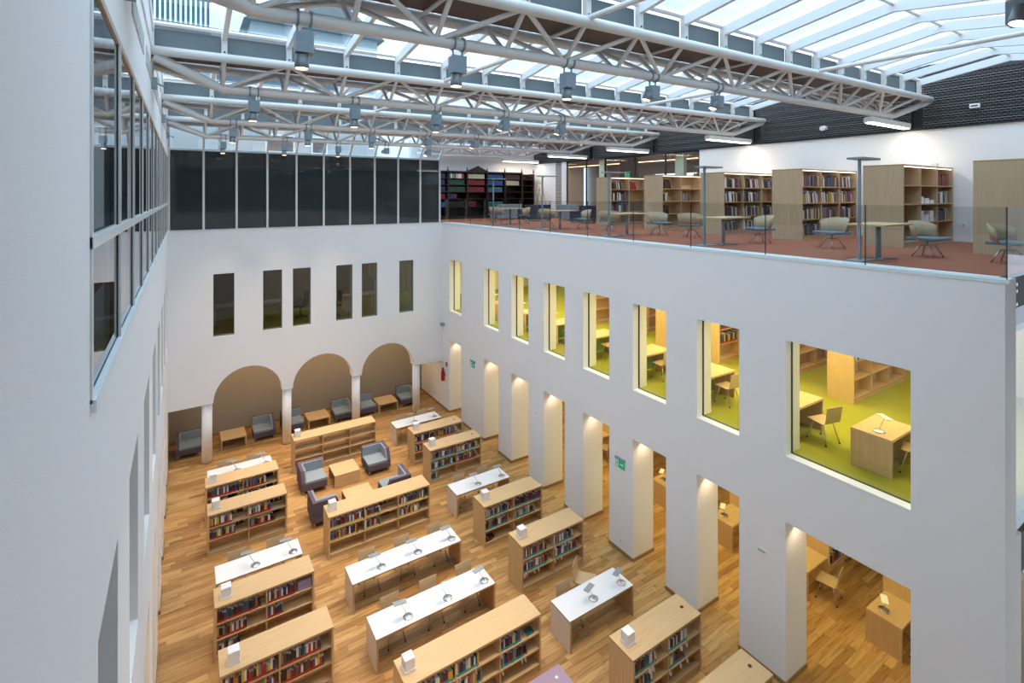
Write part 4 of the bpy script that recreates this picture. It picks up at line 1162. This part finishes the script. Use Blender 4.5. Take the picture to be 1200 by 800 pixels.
for k, pos in (('F', ((2, .98), (2, 1.04), (2, 1.38), (1, 1.42), (2, 1.95), (1, 1.97), (1, 2.42), (1, 2.5))), ('B', ((2, 1.0), (2, 1.32), (2, 1.45), (1, .06), (1, .12), (1, .35), (1, .48), (1, 1.0), (1, 1.2))), ('A', ((2, .42), (2, .52), (1, .05), (2, 1.32), (2, 1.48), (1, 1.0), (1, 1.3), (1, 1.5))), ('I', ((2, .25), (2, 2.2)))):
    for t_, dx in pos: ob('shelf_tag', me_tag, ROOT[k], (dx, .004, LT[t_] - .05))

# ================================================================ SMALL FITTINGS
def exit_sign(lab, loc, rz, s=1.0):
    t = thing('exit_sign', lab, 'sign', loc, rz)      # faces -x locally... front is -y
    part('housing', B(-.19 * s, -.05, .10 * s, .19 * s, .0, .15 * s), M_lampg, t)
    p = part('panel', B(-.17 * s, -.035, -.13 * s, .17 * s, -.02, .10 * s), emit('sign_green_glow', (.0, .30, .13), .5) if 'sign_green_glow' not in MATS else MATS['sign_green_glow'], t)
    part('border', B(-.18 * s, -.03, -.15 * s, .18 * s, -.015, -.128 * s), M_wsign, t)
    a = MB()
    a.prism([(-.14 * s, -.10 * s), (-.05 * s, -.10 * s), (-.05 * s, .08 * s), (-.14 * s, .08 * s)], -.038, -.0352)   # doorway
    a.prism([(.02 * s, .0), (.10 * s, .0), (.10 * s, .035 * s), (.145 * s, -.015 * s), (.10 * s, -.065 * s), (.10 * s, -.03 * s), (.02 * s, -.03 * s)], -.038, -.0352)   # arrow
    part('pictogram', a, M_wsign, p)
    f = MB()
    f.prism([(-.085 * s + .02 * s * math.cos(q * .785), .055 * s + .02 * s * math.sin(q * .785)) for q in range(8)], -.0395, -.038)
    f.prism([(-.10 * s, .03 * s), (-.07 * s, .03 * s), (-.075 * s, -.02 * s), (-.055 * s, -.085 * s), (-.075 * s, -.085 * s), (-.09 * s, -.035 * s), (-.12 * s, -.06 * s), (-.125 * s, -.045 * s)], -.0395, -.038)
    part('running_figure', f, MATS['sign_green_glow'], p)
    return t
exit_sign('green exit sign on the pillar beside the sixth ground opening', (XR, 10.05, 2.42), R(-90), .95)
exit_sign('small green exit sign on the far pillar near the extinguisher', (XR, 18.45, 2.78), R(-90), .95)
exit_sign('green exit sign on the brown panel behind the upstairs glass', (18.595, 18.2, 10.75), R(-90), 1.0)
es = exit_sign('tiny green exit sign glowing in the corridor behind the upstairs glass', (19.2, 15.3, 10.8), R(-90), .8)
part('hanger', MB().path([(0, -.025, .11), (0, -.025, .70)], .012), M_lampg, es)
t = thing('fire_extinguisher', 'red fire extinguisher hung on the white wall past the columns', 'extinguisher', (XR - .1, 21.15, 1.30))
part('cylinder', MB().lathe([(.0, 0), (.075, .01), (.08, .05), (.08, .42), (.05, .48), (.02, .5)], 16), M_red, t)
part('valve', B(-.03, -.03, .5, .03, .05, .57), M_dark, t); part('hose', MB().path([(0, -.03, .54), (-.03, -.11, .45), (-.02, -.10, .15)], .012), M_black, t)
part('bracket', B(.07, -.04, .2, .10, .04, .3), M_dark, t)
o = part('extinguisher_sign', B(-.008, -.1, 0, 0, .1, .2), M_red, None, (XR, 20.95, 1.98)); tag(o, 'small red sign above the fire extinguisher', 'sign')
t = thing('corner_camera', 'small grey surveillance camera in the far corner of the white walls', 'camera', (9.9, YF, 3.85))
part('bracket', B(-.02, -.1, -.02, .02, 0, .02), M_lampg, t); part('body', B(-.07, -.28, -.06, .07, -.10, .05), M_lampg, t)
def plate(name, lab, cat, loc, ax, w_, h):
    t = thing(name, lab, cat, loc)
    if ax == 'x':
        part('plate', B(-.012, -w_ / 2, -h / 2, 0, w_ / 2, h / 2), M_wsign, t)
        part('insert', B(-.016, -w_ / 2 + .03, -h / 2 + .025, -.012, w_ / 2 - .03, h / 2 - .025), mat('socket_grey', (.5, .5, .5), .4), t)
    return t
plate('wall_socket', 'white wall socket low on the pillar under the exit sign', 'socket', (XR, 10.03, .32), 'x', .1, .1)
plate('wall_switch', 'white double wall switch between the last two ground openings', 'switch', (XR, 6.02, 2.40), 'x', .22, .1)
plate('wall_sensor', 'tiny white sensor plate between the third and fourth ground openings', 'sensor', (XR, 13.97, 2.40), 'x', .1, .1)
plate('wall_socket', 'white wall socket upstairs beside the case with the dark red set', 'socket', (XB, 4.95, 8.9), 'x', .12, .1)
plate('wall_plate', 'grey wall plate on the pale pier upstairs', 'switch', (17.98, 19.4, 9.9), 'x', .12, .12)
t = thing('dome_camera', 'white cylindrical camera on the dark metal band over the white wall', 'camera', (XB - .03, 8.45, 11.9))
part('mount', B(-.06, -.05, -.05, .03, .05, .05), M_wsign, t); part('body', MB().path([(-.06, 0, 0), (-.22, .02, -.02)], .075, 16), M_wsign, t)
t = thing('sensor_box', 'small white sensor box on the dark metal band upper right', 'sensor', (XB - .03, 4.7, 12.08))
part('box', B(-.08, -.10, -.06, .03, .10, .05), M_wsign, t); part('window', B(-.085, -.07, -.02, -.08, .07, .015), M_dark, t)

# ================================================================ OUTSIDE THE GLASS
eb = thing('neighbour_building', 'pale rendered neighbouring building seen through the sloped glazing', 'building', (-9, 31, 0))
part('wall', B(0, 0, 8, 16.3, 8, 15.6), M_extw, eb)
part('roof', MB().prism([(-.4, 15.6), (16.7, 15.6), (15.2, 18.4), (1.2, 18.4)], -.4, 8.4), M_roofc, eb)
for x0, z0, wd, hg in ((9.3, 13.2, .9, 1.6), (12.8, 12.1, 1.5, 1.0), (15.2, 12.1, .9, 1.0), (11.4, 15.9, .01, .01), (5.0, 13.2, .9, 1.6)):
    if wd < .1: continue
    wo = part('window', B(x0, -.04, z0, x0 + wd, .02, z0 + hg), M_wsign, eb)
    part('pane', B(x0 + .08, -.06, z0 + .08, x0 + wd - .08, -.035, z0 + hg - .08), M_extd, wo)
part('drainpipe', MB().path([(10.6, -.1, 8), (10.6, -.1, 15.6)], .06), M_roofc, eb)
rp_ = thing('roof_terrace', 'dark slatted rooftop screen seen through the glass at the upper left', 'building', (-1.2, 23.0, 11.28))
part('wall', B(0, 0, 0, 2.3, 2.5, 4.5), M_extw, rp_)
for z in (4.55, 5.85): part('screen_rail', B(0, -.25, z, 2.1, -.17, z + .1), M_extd, rp_)
for j in range(13): part('slat', B(.03 + j * .16, -.24, 4.65, .12 + j * .16, -.18, 5.85), M_extd, rp_)
part('terrace_floor', B(-.1, -.35, 4.45, 2.4, 2.5, 4.55), M_roofc, rp_)
part('shed_roof', MB().prism([(2.3, 4.2), (3.6, 3.2), (3.6, 3.0), (2.3, 3.0)], 0, 2.0), M_roofc, rp_)
g2 = thing('gabled_house', 'grey gabled house roof seen through the roof glass behind the first truss', 'building', (4, 40, 0))
part('wall', B(0, 0, 12, 9, 8, 22), M_extw, g2)
part('roof', MB().prism([(-.5, 22), (9.5, 22), (4.5, 25.5)], -.4, 8.4), M_roofc, g2)
part('chimney', B(6.5, 2, 22, 7.4, 3, 26.2), M_extw, g2)
for x0 in (1.2, 4.0, 6.8): part('window', B(x0, -.05, 18.5, x0 + 1.1, .02, 20.3), M_extd, g2)
struct('ground_terrace', B(22.5, 10, 7.3, 32, 27, 7.5), M_extw)
bt = thing('courtyard_hedge', 'dark green hedge outside the corridor window upstairs', 'hedge', (24.5, 16.0, 8))
hb = MB()
for j in range(160):
    cx, cy, cz = rnd.uniform(-.6, .6), rnd.uniform(-3, 3), rnd.uniform(.2, 3.0); s_ = rnd.uniform(.15, .35)
    hb.add([(cx - s_, cy, cz), (cx, cy - s_, cz), (cx + s_, cy, cz), (cx, cy + s_, cz), (cx, cy, cz + s_), (cx, cy, cz - s_)], [(0, 1, 4), (1, 2, 4), (2, 3, 4), (3, 0, 4), (1, 0, 5), (2, 1, 5), (3, 2, 5), (0, 3, 5)])
part('foliage', hb, M_leaf, bt, kind='stuff')
part('trunk', MB().path([(0, 0, -.5), (0, 0, 1)], .1), M_brown, bt)
